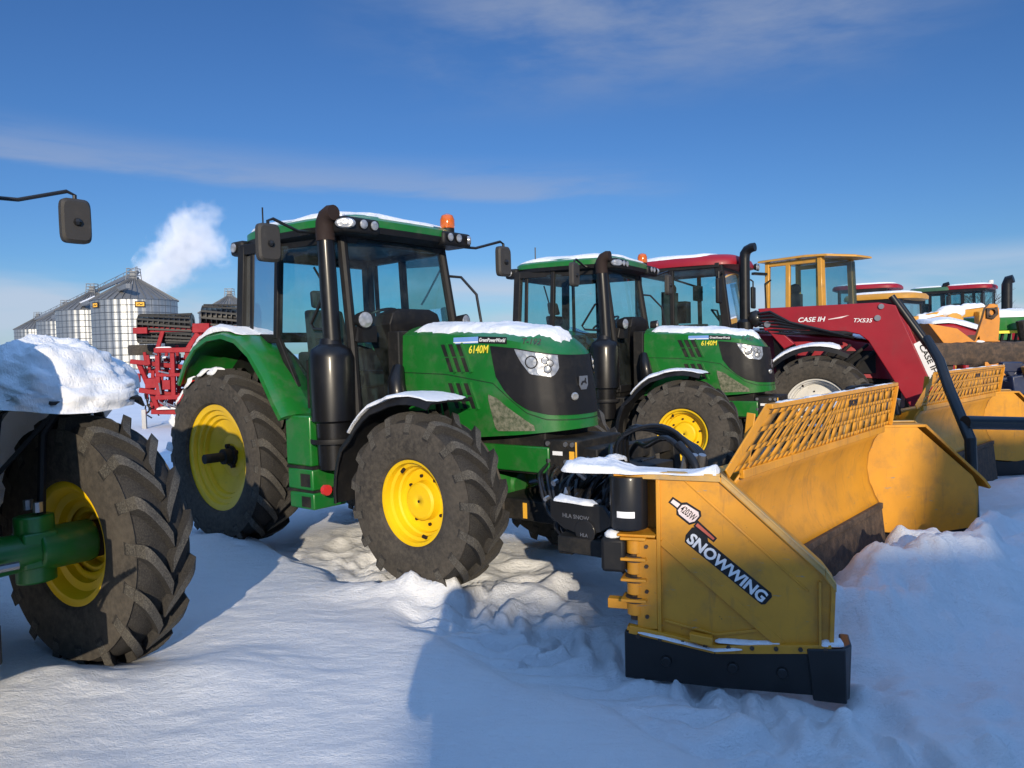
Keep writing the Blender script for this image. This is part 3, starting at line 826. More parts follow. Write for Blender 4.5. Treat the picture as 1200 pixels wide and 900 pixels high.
    # battery and step side
    for s in (-1, 1):
        b = MB()
        b.box(1.02, 1.36, min(s * .66, s * 1.0), max(s * .66, s * 1.0), .80, 1.23)
        b.box(1.06, 1.40, min(s * .68, s * 1.02), max(s * .68, s * 1.02), .60, .78); b.box(1.09, 1.42, min(s * .68, s * 1.03), max(s * .68, s * 1.03), .44, .58)
        st = b.build('step', 'green', T, bevel=.015)
        b = MB()
        for z in (.79, .59): b.box(1.04, 1.40, min(s * .70, s * 1.015), max(s * .70, s * 1.015), z - .012, z + .012)
        b.box(1.24, 1.37, min(s * .9, s * 1.023), max(s * .9, s * 1.023), .63, .74); b.box(1.26, 1.38, min(s * .9, s * 1.033), max(s * .9, s * 1.033), .46, .55)
        build_each(b, 'tread', 'chassis', st)
    b = MB(); b.tube([(1.52, -.99, .62), (1.56, -.99, .62)], .045, 10); b.build('marker', 'red_plastic', T)
    # rear fenders
    FP = [(-.62, 1.52), (-.48, 1.72), (-.28, 1.88), (-.04, 1.965), (.22, 1.985), (.46, 1.93), (.68, 1.79), (.87, 1.58), (1.02, 1.36), (1.12, 1.23)]
    for s in (-1, 1):
        b = MB(); rows = []
        for i, (x, z) in enumerate(FP):
            d = Vector((FP[min(i + 1, 9)][0] - FP[max(i - 1, 0)][0], 0, FP[min(i + 1, 9)][1] - FP[max(i - 1, 0)][1])).normalized(); u = Vector((-d.z, 0, d.x))
            p = Vector((x, 0, z))
            def P(y, o): q = p + u * o; q.y = s * y; return q
            rows.append([P(.56, -.10), P(.74, .0), P(.95, .012), P(1.05, .0), P(1.095, -.025), P(1.10, -.065), P(1.08, -.07), P(1.04, -.045), P(.74, -.04), P(.56, -.14)])
        b.grid(rows, 0, True); b.add(rows[0], [tuple(range(10))]); b.add(rows[-1], [tuple(range(9, -1, -1))])
        fe = b.build('rear_fender', 'green', T, angle=40)
        b = MB()
        b.add([(x, s * .60, z - .07) for x, z in FP] + [(.95, s * .60, 1.06), (-.5, s * .60, 1.06)], [tuple(range(12))])
        b.build('inner_panel', 'black_plastic', fe, solid=.01)
        b = MB(); b.box(-.64, -.56, min(s * .8, s * .98), max(s * .8, s * .98), 1.40, 1.55); b.build('tail_light', 'red_plastic', fe, bevel=.01)
        snow_ridge([(x, s * .93, z + .005) for x, z in [(-.42, 1.79), (-.33, 1.85), (-.2, 1.92), (-.08, 1.96), (.06, 1.985), (.2, 1.99), (.32, 1.98), (.45, 1.945)]], .27, lambda t: .075 * math.sin(math.pi * min(1, t * 1.1 + .05)) + .012, 3 + s, 10, side=(0, 1, 0)).build('snow', 'snow_cover', fe, angle=80)
    # front fenders
    for s in (-1, 1):
        b = MB(); rows = []; snp = []
        for i in range(15):
            th = R(lerp(186, 72, i / 14)); rad = lerp(.84, .79, i / 14) if i < 9 else .79
            c_ = Vector((2.58 + rad * math.cos(th), 0, .62 + rad * math.sin(th))); u = Vector((math.cos(th), 0, math.sin(th)))
            if th > R(150): c_.x -= .05
            def P(y, o): q = c_ + u * o; q.y = s * y; return q
            rows.append([P(.60, 0), P(.85, .012), P(1.04, 0), P(1.065, -.05), P(1.055, -.055), P(1.03, -.015), P(.85, -.004), P(.60, -.016)])
            if 8 <= i <= 14: snp.append(P(.84, .012))
            if 5 <= i < 8: snp.append(P(.84, .012))
        b.grid(rows, 0, True); b.add(rows[0], [tuple(range(8))]); b.add(rows[-1], [tuple(range(7, -1, -1))])
        b.tube([(2.58, s * .62, .78), (2.55, s * .66, 1.2), (2.62, s * .75, 1.38)], .022, 8); b.bar((2.50, s * .45, 1.0), (2.66, s * .72, 1.36), .04, .02)
        ff = b.build('front_fender', 'black_plastic', T, angle=40)
        snow_ridge(snp, .40, lambda t: .010 + .032 * max(0, math.sin(math.pi * min(1, .15 + t * .9))), 11 + s, 10).build('snow', 'snow_cover', ff, angle=80)
    # hose and air intake next to the bonnet
    b = MB(); b.tube([(1.88, -.45, 1.62), (1.92, -.52, 1.50), (1.95, -.53, 1.35), (1.93, -.48, 1.2)], [.05, .075, .085, .07], 12)
    b.build('intake_hose', 'black_gloss', T)
    b = MB()
    for k in range(5): b.hose([(3.3, -.3 + .03 * k, .86), (3.55, -.32 + .1 * k, .70 - .03 * k), (3.8, -.1 + .05 * k, .80), (3.95, .05 * k, .9)], .013, 6)
    build_each(b, 'hydraulic_hose', 'black', T)
    return T
# ------------------------------------------------------------------ folding-wing snow plow
WO = [(-.015, .276), (.46, .20), (1.05, .266), (1.062, .60), (1.01, .672), (.495, 1.146), (-.01, 1.151)]
def make_plow(M, label, near_dir, far_dir, seed, group, near_snow=True):
    T = empty('snow_plow', M, label, 'snow plow', group)
    Y0, Y1 = .46, 3.16
    prof = [(.43, .50), (.39, .57), (.35, .68), (.335, .80), (.345, .92), (.385, 1.04), (.45, 1.13)]
    # mouldboard, curved steel sheet
    b = MB()
    n = 40
    rows = []
    for i in range(n + 1):
        y = lerp(Y0, Y1, i / n)
        rows.append([(x, y, z) for x, z in prof])
    b.grid(rows)
    b.build('mouldboard', 'plow_yellow', T, solid=.012, angle=30)
    b = MB()
    for k in range(6):
        y = lerp(Y0 + .12, Y1 - .12, k / 5)
        b.prism([(x - .012, y, z) for x, z in prof] + [(.12, y, 1.05), (.08, y, .6)], (0, .014, 0))
    b.box(.05, .17, Y0, Y1, .55, .67); b.box(.10, .20, Y0, Y1, 1.0, 1.08)
    b.bar((.455, Y0, 1.125), (.455, Y1, 1.125), .03, .05)
    b.build('rib', 'plow_yellow', T, bevel=.004)
    # cutting edge
    b = MB(); b.prism([(.40, Y0, .53), (.445, Y0, .50), (.50, Y0, .02), (.46, Y0, .02)], (0, Y1 - Y0, 0)); b.box(.425, .462, Y0 + .02, Y1 - .02, .47, .52)
    b.build('cutting_edge', 'rusty_steel', T, bevel=.006)
    # slotted snow screen built as strips between the slots
    z0, z1 = 1.15, 1.475; ys0, ys1 = .28, 3.32
    def SP(y, z):
        t = (z - z0) / (z1 - z0); k = (ys1 - (ys0 + .42 * t)) / (ys1 - ys0)
        return Vector((.455 + .05 * t, ys1 - (ys1 - y) * k, z))
    b = MB()
    rowz = [z0 + .03, z0 + .10, z0 + .128, z0 + .198, z0 + .226, z0 + .29]
    zb = [z0] + rowz + [z1]
    mid = (ys0 + ys1) / 2
    def skew(y, z):
        d = (z - z0) * (.55 if y < mid else .35)
        return d if y < mid else -d
    edges = []
    plate = lambda a, c, za, zc: b.add([SP(a + skew_l(a, za), za), SP(c + skew_l(c, za), za), SP(c + skew_l(c, zc), zc), SP(a + skew_l(a, zc), zc)], [(0, 1, 2, 3)])
    def skew_l(y, z):
        e = min(1, (y - ys0) / .25, (ys1 - y) / .25); e = max(0, e)
        g = min(1, abs(y - mid) / .2)
        return skew(y, z) * e * g
    for r in range(len(zb) - 1):
        za, zc = zb[r], zb[r + 1]
        if r % 2 == 0:
            k = 40
            for i in range(k): plate(lerp(ys0, ys1, i / k), lerp(ys0, ys1, (i + 1) / k), za, zc)
        else:
            k = 19; pitch = (ys1 - ys0 - .08) / k; y = ys0
            plate(ys0, ys0 + .04, za, zc)
            for i in range(k):
                a = ys0 + .04 + i * pitch
                sh = .5 * pitch if (r // 2) % 2 else 0
                c = a + pitch
                blank = (r == 5 and .46 < i / k < .70) or (r == 3 and .50 < i / k < .66)
                if blank: plate(a, c, za, zc)
                else:
                    w = .33 * pitch
                    if sh: plate(a, a + .35 * pitch, za, zc); plate(a + .35 * pitch + w, c, za, zc)
                    else: plate(a, a + pitch - w, za, zc)
            plate(ys1 - .04, ys1, za, zc)
    sc_ = b.build('snow_screen', 'plow_yellow', T, solid=.005)
    b = MB()
    b.bar(SP(ys0, z1 + .012), SP(ys1, z1 + .012), .05, .028, (0, 0, 1)); b.bar(SP(ys0, z0), SP(ys0, z1), .012, .06); b.bar(SP(ys1, z0), SP(ys1, z1), .012, .06)
    for k in range(5): 
        y = lerp(.55, 3.1, k / 4); b.bar((.43, y, 1.1), (.475, y, 1.46), .012, .05)
    b.build('top_rail', 'plow_yellow', sc_, bevel=.004)
    text_mesh('lettering', 'SNOW', .062, SP(2.02, 1.385) + Vector((.012, 0, 0)), (0, 1, 0), (0, 0, 1), 'decal_black', sc_, bold=.02, shear=.3)
    snow_ridge([SP(lerp(ys0 + .1, ys1 - .1, k / 24), z1 + .027) for k in range(25)], .035, lambda t: .004 + .006 * (math.sin(t * 31) > .1), seed, 6, side=(1, 0, 0)).build('snow', 'snow_cover', sc_)
    # wings
    def wing(P0, d, outer, decal):
        d = Vector((d[0], d[1], 0)).normalized(); n = Vector((-d.y, d.x, 0))
        if n.dot(Vector((0, outer, 0))) < 0: n = -n
        P0 = Vector((P0[0], P0[1], 0)); U = Vector((0, 0, 1))
        if outer > 0: P0 = P0 + n * .215
        Q = lambda s, z, o=0.: P0 + d * s + U * z + n * o
        b = MB()
        # outer sheet is recessed between flanges, folded along a diagonal crease
        crease0, crease1 = (.165, .80), (.80, .245)
        up_ = [(.16, .80), (.81, .235), (1.05, .266), (1.062, .60), (1.01, .672), (.495, 1.146), (.16, 1.15)]
        lo_ = [(.16, .80), (.16, .262), (.46, .20), (.81, .235)]
        b.prism([Q(s, z, -.030) for s, z in up_], n * .010); b.prism([Q(s, z, -.042) for s, z in lo_], n * .010)
        inn = [(-.10 if outer > 0 else 0, .276), (.46, .22), (.93, .27), (.94, .62), (.90, .70), (.40, 1.14), (-.10 if outer > 0 else 0, 1.15)]
        b.prism([Q(s, z, -.215) for s, z in inn], n * .010)
        wg = b.build('wing', 'plow_yellow', T, bevel=.003)
        b = MB()
        ring = WO
        for (s0, z0_), (s1, z1_) in zip(ring, ring[1:] + ring[:1]):
            if s0 < 0 and s1 < 0: continue
            e = (Vector((s1 - s0, z1_ - z0_))).normalized() * .012
            wid = .22 if z0_ > .59 or z1_ > .62 else .06
            a0, a1 = Q(s0, z0_), Q(s1, z1_); inw = Vector(((z1_ - z0_), -(s1 - s0))).normalized(); cx = Vector((.5 - s0, .6 - z0_))
            if inw.dot(cx) < 0: inw = -inw
            t = inw * .022
            b.hexa([a0, a1, a1 + d * t.x + U * t.y, a0 + d * t.x + U * t.y], [a0 - n * wid, a1 - n * wid, a1 - n * wid + d * t.x + U * t.y, a0 - n * wid + d * t.x + U * t.y])
        def rib(s0, z0_, s1, z1_, w, h, o=-.03): b.bar(Q(s0, z0_, o), Q(s1, z1_, o), w, h, n)
        rib(.166, 1.14, .166, .27, .022, .05); rib(.10, .79, .10, .29, .11, .04)
        rib(.18, .785, .80, .262, .05, .034, -.034); rib(.19, .34, .46, .285, .014, .03, -.036); rib(.46, .285, .80, .355, .014, .03, -.036)
        rib(.30, 1.13, .93, .56, .012, .022, -.026); rib(.985, .62, .985, .28, .014, .04, -.01)
        rib(0, .285, .46, .215, .045, .04, -.01); rib(.46, .215, 1.04, .275, .045, .04, -.01)
        b.build('flange', 'plow_yellow', wg, bevel=.003)
        b = MB()
        for (s0, z0_), (s1, z1_) in (((.50, 1.149), (1.012, .676)), ((-.005, 1.155), (.495, 1.150)), ((1.014, .672), (1.065, .60))):
            b.hexa([Q(s0, z0_, .004), Q(s1, z1_, .004), Q(s1, z1_, -.05), Q(s0, z0_, -.05)], [Q(s0, z0_ + .012, .004), Q(s1, z1_ + .012, .004), Q(s1, z1_ + .012, -.05), Q(s0, z0_ + .012, -.05)])
            b.hexa([Q(s0, z0_ - .03, .002), Q(s1, z1_ - .03, .002), Q(s1, z1_ - .03, -.012), Q(s0, z0_ - .03, -.012)], [Q(s0, z0_ + .001, .002), Q(s1, z1_ + .001, .002), Q(s1, z1_ + .001, -.012), Q(s0, z0_ + .001, -.012)])
        build_each(b, 'edge_strip', 'plow_worn', wg, bevel=.003)
        b = MB(); b.hexa([Q(.33, .262, .0), Q(.45, .245, .0), Q(.45, .245, .05), Q(.33, .262, .05)], [Q(.33, .306, -.0), Q(.45, .292, .0), Q(.45, .292, .05), Q(.33, .306, .05)])
        b.build('foot_step', 'plow_yellow', wg, bevel=.006)
        b = MB()
        b.prism([Q(-.03, .265, -.06), Q(.46, .195, -.06), Q(1.09, .275, -.06), Q(1.105, .02, -.06), Q(.5, .0, -.06), Q(-.03, .0, -.06)], n * .05)
        b.prism([Q(.92, .27, -.01), Q(1.106, .285, -.01), Q(1.112, .0, -.01), Q(.95, .0, -.01)], n * .03)
        b.hexa([Q(1.09, .29, .02), Q(1.14, .29, -.05), Q(1.14, .29, -.2), Q(1.09, .29, -.2)], [Q(1.09, .0, .02), Q(1.13, .0, -.05), Q(1.13, .0, -.2), Q(1.09, .0, -.2)])
        for s in (.2, .55, .8): b.cyl(Q(s, .12, -.02), Q(s, .12, .008), .03, 10)
        b.build('rubber_edge', 'black', wg, bevel=.008)
        if decal:
            b = MB(); e = Vector((.389, -.308)).normalized(); w = Vector((-e.y, e.x))
            def D(u, v, o=-.0175): q = Vector((.315, .795)) + e * u + w * v; return Q(q.x, q.y, o)
            def poly(pts, mi, o=-.0195): b.prism([D(u, v, o) for u, v in pts], n * .0015, mi)
            c = .012
            poly([(-.02, .02), (.0, .0 - .045 + .03), (.50, -.015), (.515, 0), (.515, .055), (.50, .068), (.09, .070), (.07, .09), (-.005, .09), (-.02, .075)], 0)
            poly([(-.20, .10), (-.145, .10), (-.125, .075), (-.04, .075), (-.02, .105), (-.02, .155), (-.04, .175), (-.125, .165), (-.145, .145), (-.20, .14)], 0)
            poly([(-.02, .085), (.115, .085), (.115, .115), (-.02, .125)], 0)
            poly([(-.19, .109), (-.145, .109), (-.145, .134), (-.19, .131)], 1, -.018)
            poly([(-.117, .087), (-.046, .087), (-.03, .11), (-.03, .148), (-.046, .163), (-.117, .154), (-.135, .137), (-.135, .10)], 1, -.018)
            poly([(-.012, .094), (.105, .094), (.105, .106), (-.012, .113)], 2, -.018)
            dc = b.build('decal', ['decal_black', 'decal_pink', 'decal_red'], wg)
            dv = lambda u, v: D(u, v, -.0155)
            text_mesh('lettering', 'SNOWWING', .084, dv(.0, -.004), dv(1, 0) - dv(0, 0), dv(0, 1) - dv(0, 0), 'decal_white', dc, bold=.035, width=.495, depth=.0008)
            text_mesh('lettering', '4203W', .056, dv(-.128, .105), dv(1, -.0) - dv(0, 0), dv(0, 1) - dv(0, 0), 'decal_black', dc, bold=.012, width=.092, depth=.0008)
        if outer > 0 and not decal: return wg
        b = MB()
        for k in range(9): s_ = .05 + .12 * k; b.cyl(Q(s_, .255 - .05 * min(s_, .46) + (.07 * (s_ - .46) if s_ > .46 else 0), .008), Q(s_, .255 - .05 * min(s_, .46) + (.07 * (s_ - .46) if s_ > .46 else 0), .020), .012, 6)
        for zz in (.36, .5, .64, .75): b.cyl(Q(.10, zz, -.01), Q(.10, zz, .004), .011, 6)
        build_each(b, 'bolt', 'rusty_steel', wg)
        # hinge: knuckles and pins
        b = MB()
        for k in range(4):
            z = .36 + .115 * k
            b.cyl(Q(.03, z, -.04), Q(.03, z + .075, -.04), .045, 16)
            b.bar(Q(-.04, z + .09, -.04), Q(.10, z + .09, -.04), .14, .016, U)
        b.bar(Q(-.125, .41, -.06), Q(.02, .41, -.06), .06, .055, U); b.bar(Q(-.06, .81, -.08), Q(.15, .81, -.08), .18, .014, U)
        b.bar(Q(-.08, 1.145, -.06), Q(.3, 1.145, -.10), .16, .014, U)
        build_each(b, 'hinge', 'plow_yellow', wg, bevel=.004)
        b = MB(); b.cyl(Q(.03, .33, -.04), Q(.03, .81, -.04), .026, 12)
        for k in range(3): b.cyl(Q(.03, .43 + .115 * k, -.04), Q(.03, .46 + .115 * k, -.04), .055, 12)
        b.build('pin', 'rusty_steel', wg)
        b = MB(); b.lathe([(.0001, .845), (.10, .845), (.105, .86), (.105, 1.12), (.10, 1.135), (.0001, 1.135)], Q(.0, 0, -.05), 'z', 28)
        cy = b.build('hydraulic_cylinder', 'black', wg, angle=40)
        b = MB()
        c0 = Q(.0, 0, -.05); rows = []
        for z in (.915, .95): rows.append([c0 + Vector((math.cos(t), math.sin(t), 0)) * .1065 + U * z for t in [math.atan2(n.y, n.x) - .5 + .12 * k for k in range(9)]])
        b.grid(rows); b.build('label_plate', 'decal_white', cy)
        b = MB(); b.hexa([Q(-.15, .60, -.10), Q(-.015, .60, -.10), Q(-.015, .60, .02), Q(-.15, .60, .02)], [Q(-.15, .79, -.10), Q(-.015, .79, -.10), Q(-.015, .79, .02), Q(-.15, .79, .02)])
        b.build('guard', 'black_plastic', wg, bevel=.02)
        if near_snow:
            b = MB()
            b = snow_ridge([Q(s, 1.158, -.09) for s in (-.38, -.3, -.2, -.1, 0, .1, .2, .3, .38, .44, .49)], .22, lambda t: .034 + .024 * math.sin(t * 7), seed + 5, 14, .40, mb=b, side=n)
            snow_ridge([Q(s, .215 + .15 * abs(s - .46) , .012) for s in (.05, .15, .25, .35, .46, .6)], .03, .012, seed + 6, 6, mb=b, side=n)
            snow_ridge([Q(s, .255 + .02 * (s - .46), -.03) for s in (.46, .52, .58, .64, .70, .76, .80)], .06, .018, seed + 7, 6, mb=b, side=n)
            snow_ridge([Q(s, .292, -.03) for s in (.98, 1.02, 1.06, 1.1)], .08, .03, seed + 8, 6, mb=b, side=n)
            b.ball(Q(-.09, .80, -.04), .05, 10, sc=(1, 1, .6))
            build_each(b, 'snow', 'snow_cover', wg, angle=80)
        return wg
    wing((0, 0), near_dir, -1, near_snow)
    wing((.35, 3.14), far_dir, 1, False)
    # push frame behind the blade
    b = MB()
    b.bar((.10, .5, .45), (.10, 2.9, .45), .12, .14); b.bar((.08, .9, .4), (-.85, 1.35, .5), .10, .14); b.bar((.08, 2.5, .4), (-.85, 2.05, .5), .10, .14)
    b.bar((-.85, 1.2, .50), (-.85, 2.2, .50), .14, .20); b.bar((-.85, 1.35, .45), (-.9, 1.35, 1.08), .10, .14); b.bar((-.85, 2.05, .45), (-.9, 2.05, 1.08), .10, .14)
    b.bar((-.9, 1.3, 1.05), (-.9, 2.1, 1.05), .10, .12); b.bar((-.5, .6, .62), (-.5, 2.8, .62), .10, .10)
    b.bar((-.62, .20, .64), (.06, .25, .64), .08, .10); b.bar((-.60, .22, .62), (-.80, 1.3, .62), .10, .12)
    b.bar((-.55, .55, .58), (-.55, .95, 1.02), .07); b.bar((-.45, .75, .40), (-.35, .70, 1.06), .06); b.bar((-.7, .95, 1.0), (-.3, .40, 1.04), .07)
    b.cyl((-.5, .9, .55), (.1, .4, .75), .04, 12); b.cyl((-.5, 2.5, .55), (.1, 3.0, .75), .04, 12)
    b.cyl((-.72, 1.7, .5), (-.9, 1.7, 1.05), .05, 12)
    for k in range(9):
        y = .45 + .055 * k; b.tube([(-.40 - .03 * k, y, 1.02), (-.43 - .02 * (k % 3), y + .02, .8), (-.42, y + .05 * (k % 2), .55), (-.38, y + .1, .4)], .016, 6)
    b.box(-.80, -.45, .55, 1.0, .60, .96); b.box(-.95, -.55, .9, 1.5, .55, 1.0)
    pf = b.build('push_frame', 'chassis', T, bevel=.01)
    rnd = random.Random(seed); b = MB()
    for k in range(22):
        y = rnd.uniform(.28, .52); x = rnd.uniform(-.80, -.30); z = rnd.uniform(.92, 1.10)
        b.hose([(x, y + .25, z), (x + rnd.uniform(-.06, .06), y, z - .10), (x + rnd.uniform(-.10, .10), y - .02, z - .28), (x + rnd.uniform(-.2, .2), y + .12, z - .42)], rnd.choice((.009, .013, .018)), 6)
    for k in range(7):
        y = rnd.uniform(.32, .6); x = rnd.uniform(-1.2, -.5); b.hose([(x - .25, y + .5, .98), (x, y + .1, .90 + rnd.uniform(-.1, .1)), (x + .2, y, .70 + rnd.uniform(-.1, .1)), (x + .42, y + .1, .82)], .012, 6)
    build_each(b, 'hose', 'black', pf)
    b = MB()
    for k in range(12):
        x, y, z = rnd.uniform(-.85, -.3), rnd.uniform(.28, .5), rnd.uniform(.80, 1.08); b.cyl((x, y, z), (x + rnd.uniform(-.03, .03), y - .04, z + rnd.uniform(-.05, .05)), rnd.uniform(.010, .02), 8)
    build_each(b, 'fitting', 'steel', pf)
    b = MB(); b.prism([(-.70, .20, .90), (-.30, .20, .90), (-.22, .20, .80), (-.32, .20, .74), (-.46, .20, .70), (-.60, .20, .73), (-.70, .20, .79)], (0, .03, 0))
    b.cyl((-.43, .19, .73), (-.43, .225, .73), .075, 24); b.bar((-.45, .22, .80), (-.45, .6, .80), .06, .06)
    pl = b.build('skid_plate', 'black', pf, bevel=.004)
    text_mesh('lettering', 'HLA SNOW', .036, (-.60, .1975, .80), (1, 0, .0), (0, 0, 1), 'steel', pl, bold=.01, width=.20)
    text_mesh('lettering', 'HLA', .030, (-.46, .188, .70), (1, 0, 0), (0, 0, 1), 'steel', pl, bold=.01)
    b = MB()
    for k in range(4):
        o_ = .045 * k
        b.hose([(-.62, .85 + o_, .95), (-.45, .62 + o_, 1.25 + .02 * k), (-.1, .55 + o_, 1.36 - .03 * k), (.15, .50 + o_ * .6, 1.22), (.22, .42 + o_ * .6, 1.05)], .015, 8)
    b.hose([(-.75, 1.1, .95), (-.5, .9, 1.18), (-.25, .62, 1.22), (0, .45, 1.30), (.2, .40, 1.16)], .018, 8)
    b.hose([(-.9, 1.2, 1.05), (-.7, .9, 1.16), (-.5, .6, 1.12), (-.35, .45, 1.02)], .018, 8)
    b.hose([(.1, .40, 1.28), (.22, .36, 1.18), (.26, .33, 1.06)], .024, 8)
    build_each(b, 'hydraulic_hose', 'black', T, angle=60)
    b = MB(); 
    for k in range(3): b.cyl((.12 + .04 * k, .42 + .02 * k, 1.12), (.15 + .04 * k, .40 + .02 * k, 1.22), .022, 10)
    build_each(b, 'coupler', 'steel', T)
    b = snow_ridge([(-.72, .55, 1.05), (-.62, .50, 1.08), (-.50, .40, 1.09), (-.40, .33, 1.12), (-.3, .25, 1.13)], .18, .06, seed + 9, 10, side=(.5, 1, 0))
    snow_ridge([(-.68, .85, .98), (-.60, .75, 1.06), (-.48, .62, 1.10), (-.40, .55, 1.12)], .14, .05, seed + 10, 10, mb=b, side=(.5, 1, 0))
    snow_ridge([(-.66, .215, .905), (-.6, .215, .905), (-.5, .215, .905), (-.36, .215, .90)], .10, .03, seed + 11, 8, mb=b)
    build_each(b, 'snow', 'snow_cover', pf, angle=80)
    return T
# ------------------------------------------------------------------ big tractor with optional front loader
def make_large_tractor(M, label, body, rimmat, group, loader=True, name='tractor'):
    T = empty(name, M, label, 'tractor', group)
    b = MB()
    b.box(-.4, 1.6, -.35, .35, .6, 1.2); b.box(1.5, 3.9, -.32, .32, .75, 1.2); b.cyl((0, -.85, 1.0), (0, .85, 1.0), .2, 16); b.cyl((2.96, -.9, .8), (2.96, .9, .8), .14, 14)
    b.box(3.6, 4.05, -.5, .5, .72, 1.12); b.box(.5, 1.5, -.8, -.4, .6, 1.2); b.box(.5, 1.5, .4, .8, .6, 1.2)
    b.box(2.0, 3.7, -.36, .36, 1.15, 1.5); b.box(3.3, 3.7, -.3, .3, 1.3, 1.75)
    for k in range(6): b.tube([(2.3 + .2 * k, -.45, 1.2), (2.5 + .2 * k, -.55, 1.5), (2.6 + .25 * k, -.5, 1.75)], .03, 6)
    b.build('chassis', 'chassis', T, bevel=.015)
    for s in (-1, 1):
        make_wheel(T, (2.96, s * 1.10, .80), .80, .455, .23, 20, .045, .075, s, rimmat, 'front', .30)
        make_wheel(T, (0, s * 1.10, 1.0), 1.0, .58, .28, 22, .05, .08, s, rimmat, 'rear', .30)
    # bonnet
    b = MB(); rows = []
    for x, w, zt, zb in ((1.6, .42, 2.02, 1.25), (2.4, .43, 1.98, 1.25), (3.2, .42, 1.90, 1.25), (3.7, .38, 1.80, 1.22), (3.92, .30, 1.68, 1.2), (3.98, .2, 1.55, 1.2)):
        rows.append([(x, -w, zb), (x, -w, zt - .2), (x, -w * .88, zt - .07), (x, -w * .5, zt), (x, 0, zt + .01), (x, w * .5, zt), (x, w * .88, zt - .07), (x, w, zt - .2), (x, w, zb)])
    b.grid(rows); b.add(rows[0], [tuple(range(9))]); b.add(rows[-1], [tuple(range(8, -1, -1))])
    b.build('bonnet', body, T, angle=40)
    b = MB(); b.grid([[(3.99 + .01 * k, y, lerp(1.22, 1.58, k / 2)) for y in (-.2, 0, .2)] for k in range(3)]); b.box(3.0, 3.7, -.435, -.425, 1.3, 1.65); b.box(3.0, 3.7, .425, .435, 1.3, 1.65)
    build_each(b, 'grille', 'black_plastic', T)
    snow_ridge([(x, 0, interp(x, [(1.6, 2.02), (2.4, 1.98), (3.2, 1.90), (3.7, 1.80), (3.92, 1.68)]) + .0) for x in [1.65 + .15 * k for k in range(16)]], .62, .06, 31, 12).build('snow', 'snow_cover', T, angle=80)
    # cab
    b = MB()
    for s in (-1, 1):
        b.bar((.0, s * .80, 1.9), (.0, s * .78, 3.08), .09, .1); b.bar((.62, s * .82, 1.5), (.60, s * .80, 3.06), .06, .07)
        b.bar((1.58, s * .74, 1.5), (1.38, s * .73, 3.10), .12, .13); b.bar((0, s * .8, 3.08), (1.4, s * .76, 3.10), .1, .08); b.bar((0, s * .8, 1.95), (.62, s * .82, 1.95), .06, .1); b.bar((.6, s * .82, 1.5), (1.58, s * .76, 1.5), .06, .1)
    b.bar((1.38, -.73, 3.08), (1.38, .73, 3.08), .1, .1); b.bar((0, -.78, 3.06), (0, .78, 3.06), .1, .1); b.bar((0, -.78, 1.95), (0, .78, 1.95), .08, .1); b.box(0, 1.58, -.72, .72, 1.35, 1.5)
    b.build('cab_frame', 'black_plastic', T, bevel=.01)
    b = MB()
    for s in (-1, 1): b.add([(.04, s * .81, 1.98), (.6, s * .82, 1.55), (1.55, s * .765, 1.55), (1.40, s * .76, 3.04), (.04, s * .80, 3.04)], [(0, 1, 2, 3, 4)])
    build_each(b, 'side_window', 'glass', T)
    b = MB(); b.add([(1.60, -.70, 1.55), (1.60, .70, 1.55), (1.42, .70, 3.04), (1.42, -.70, 3.04)], [(0, 1, 2, 3)]); b.build('windscreen', 'glass', T)
    b = MB(); b.add([(-.03, -.74, 1.98), (-.03, .74, 1.98), (-.03, .74, 3.02), (-.03, -.74, 3.02)], [(0, 1, 2, 3)]); b.build('rear_window', 'glass', T)
    b = MB()
    rr_ = [roof_ring(-.16, 1.70, .86, i, z) for i, z in ((.16, 3.08), (.0, 3.11), (.0, 3.16), (.04, 3.24), (.14, 3.29), (.36, 3.32))]
    b.grid(rr_, 0, True); b.add(rr_[-1], [tuple(range(44))]); b.add(rr_[0], [tuple(range(44))])
    rf = b.build('cab_roof', body, T, angle=40)
    b = MB(); rr_ = [roof_ring(-.16, 1.70, .86, i, z) for i, z in ((.06, 3.255), (.08, 3.285), (.2, 3.325), (.4, 3.34))]
    for r_ in rr_:
        for p in r_: p.x = p.x * .86; p.z += .02 * mnoise.noise(p * 3)
    b.grid(rr_, 0, True); b.add(rr_[-1], [tuple(range(44))]); build_each(b, 'snow', 'snow_cover', rf, angle=80)
    for s in (-1, 1):
        for y in (.42, .58):
            o1 = MB(); round_lamp(o1, (1.74, s * y, 3.14), (1, s * .1, -.05), .055); o1.build('roof_lamp', ['lamp', 'black_plastic'], rf)
    b = MB(); b.box(.3, .9, -.28, .28, 1.9, 2.05); b.box(.22, .38, -.24, .24, 2.0, 2.75); b.box(1.25, 1.5, -.25, .25, 1.5, 2.3); b.tube([(1.2, 0, 2.2), (1.1, .18, 2.4), (1.1, -.18, 2.4), (1.2, 0, 2.2)], .02, 6); b.box(.5, 1.1, -.6, -.4, 1.6, 2.15); b.ball((.35, 0, 2.8), .13, 10, sc=(.5, 1, .8))
    b.build('seat', 'seat_fabric', T, bevel=.03)
    b = MB(); b.tube([(.3, .2, 3.0), (.7, .3, 2.85), (1.0, -.4, 2.7)], .02, 6); b.box(.9, 1.0, -.6, -.35, 2.55, 2.8); b.box(.2, .5, .3, .6, 2.2, 2.6)
    b.build('control_box', 'black_plastic', T)
    # exhaust
    b = MB(); b.tube([(1.78, -.66, 1.6), (1.78, -.66, 3.18), (1.79, -.66, 3.26), (1.83, -.67, 3.32), (1.90, -.69, 3.35), (1.96, -.70, 3.355)], [.085, .085, .085, .08, .075, .07], 16); b.lathe([(.12, 1.55), (.13, 1.6), (.13, 2.15), (.09, 2.2)], (1.78, -.66, 0), 'z', 18)
    b.build('exhaust', 'black_gloss', T)
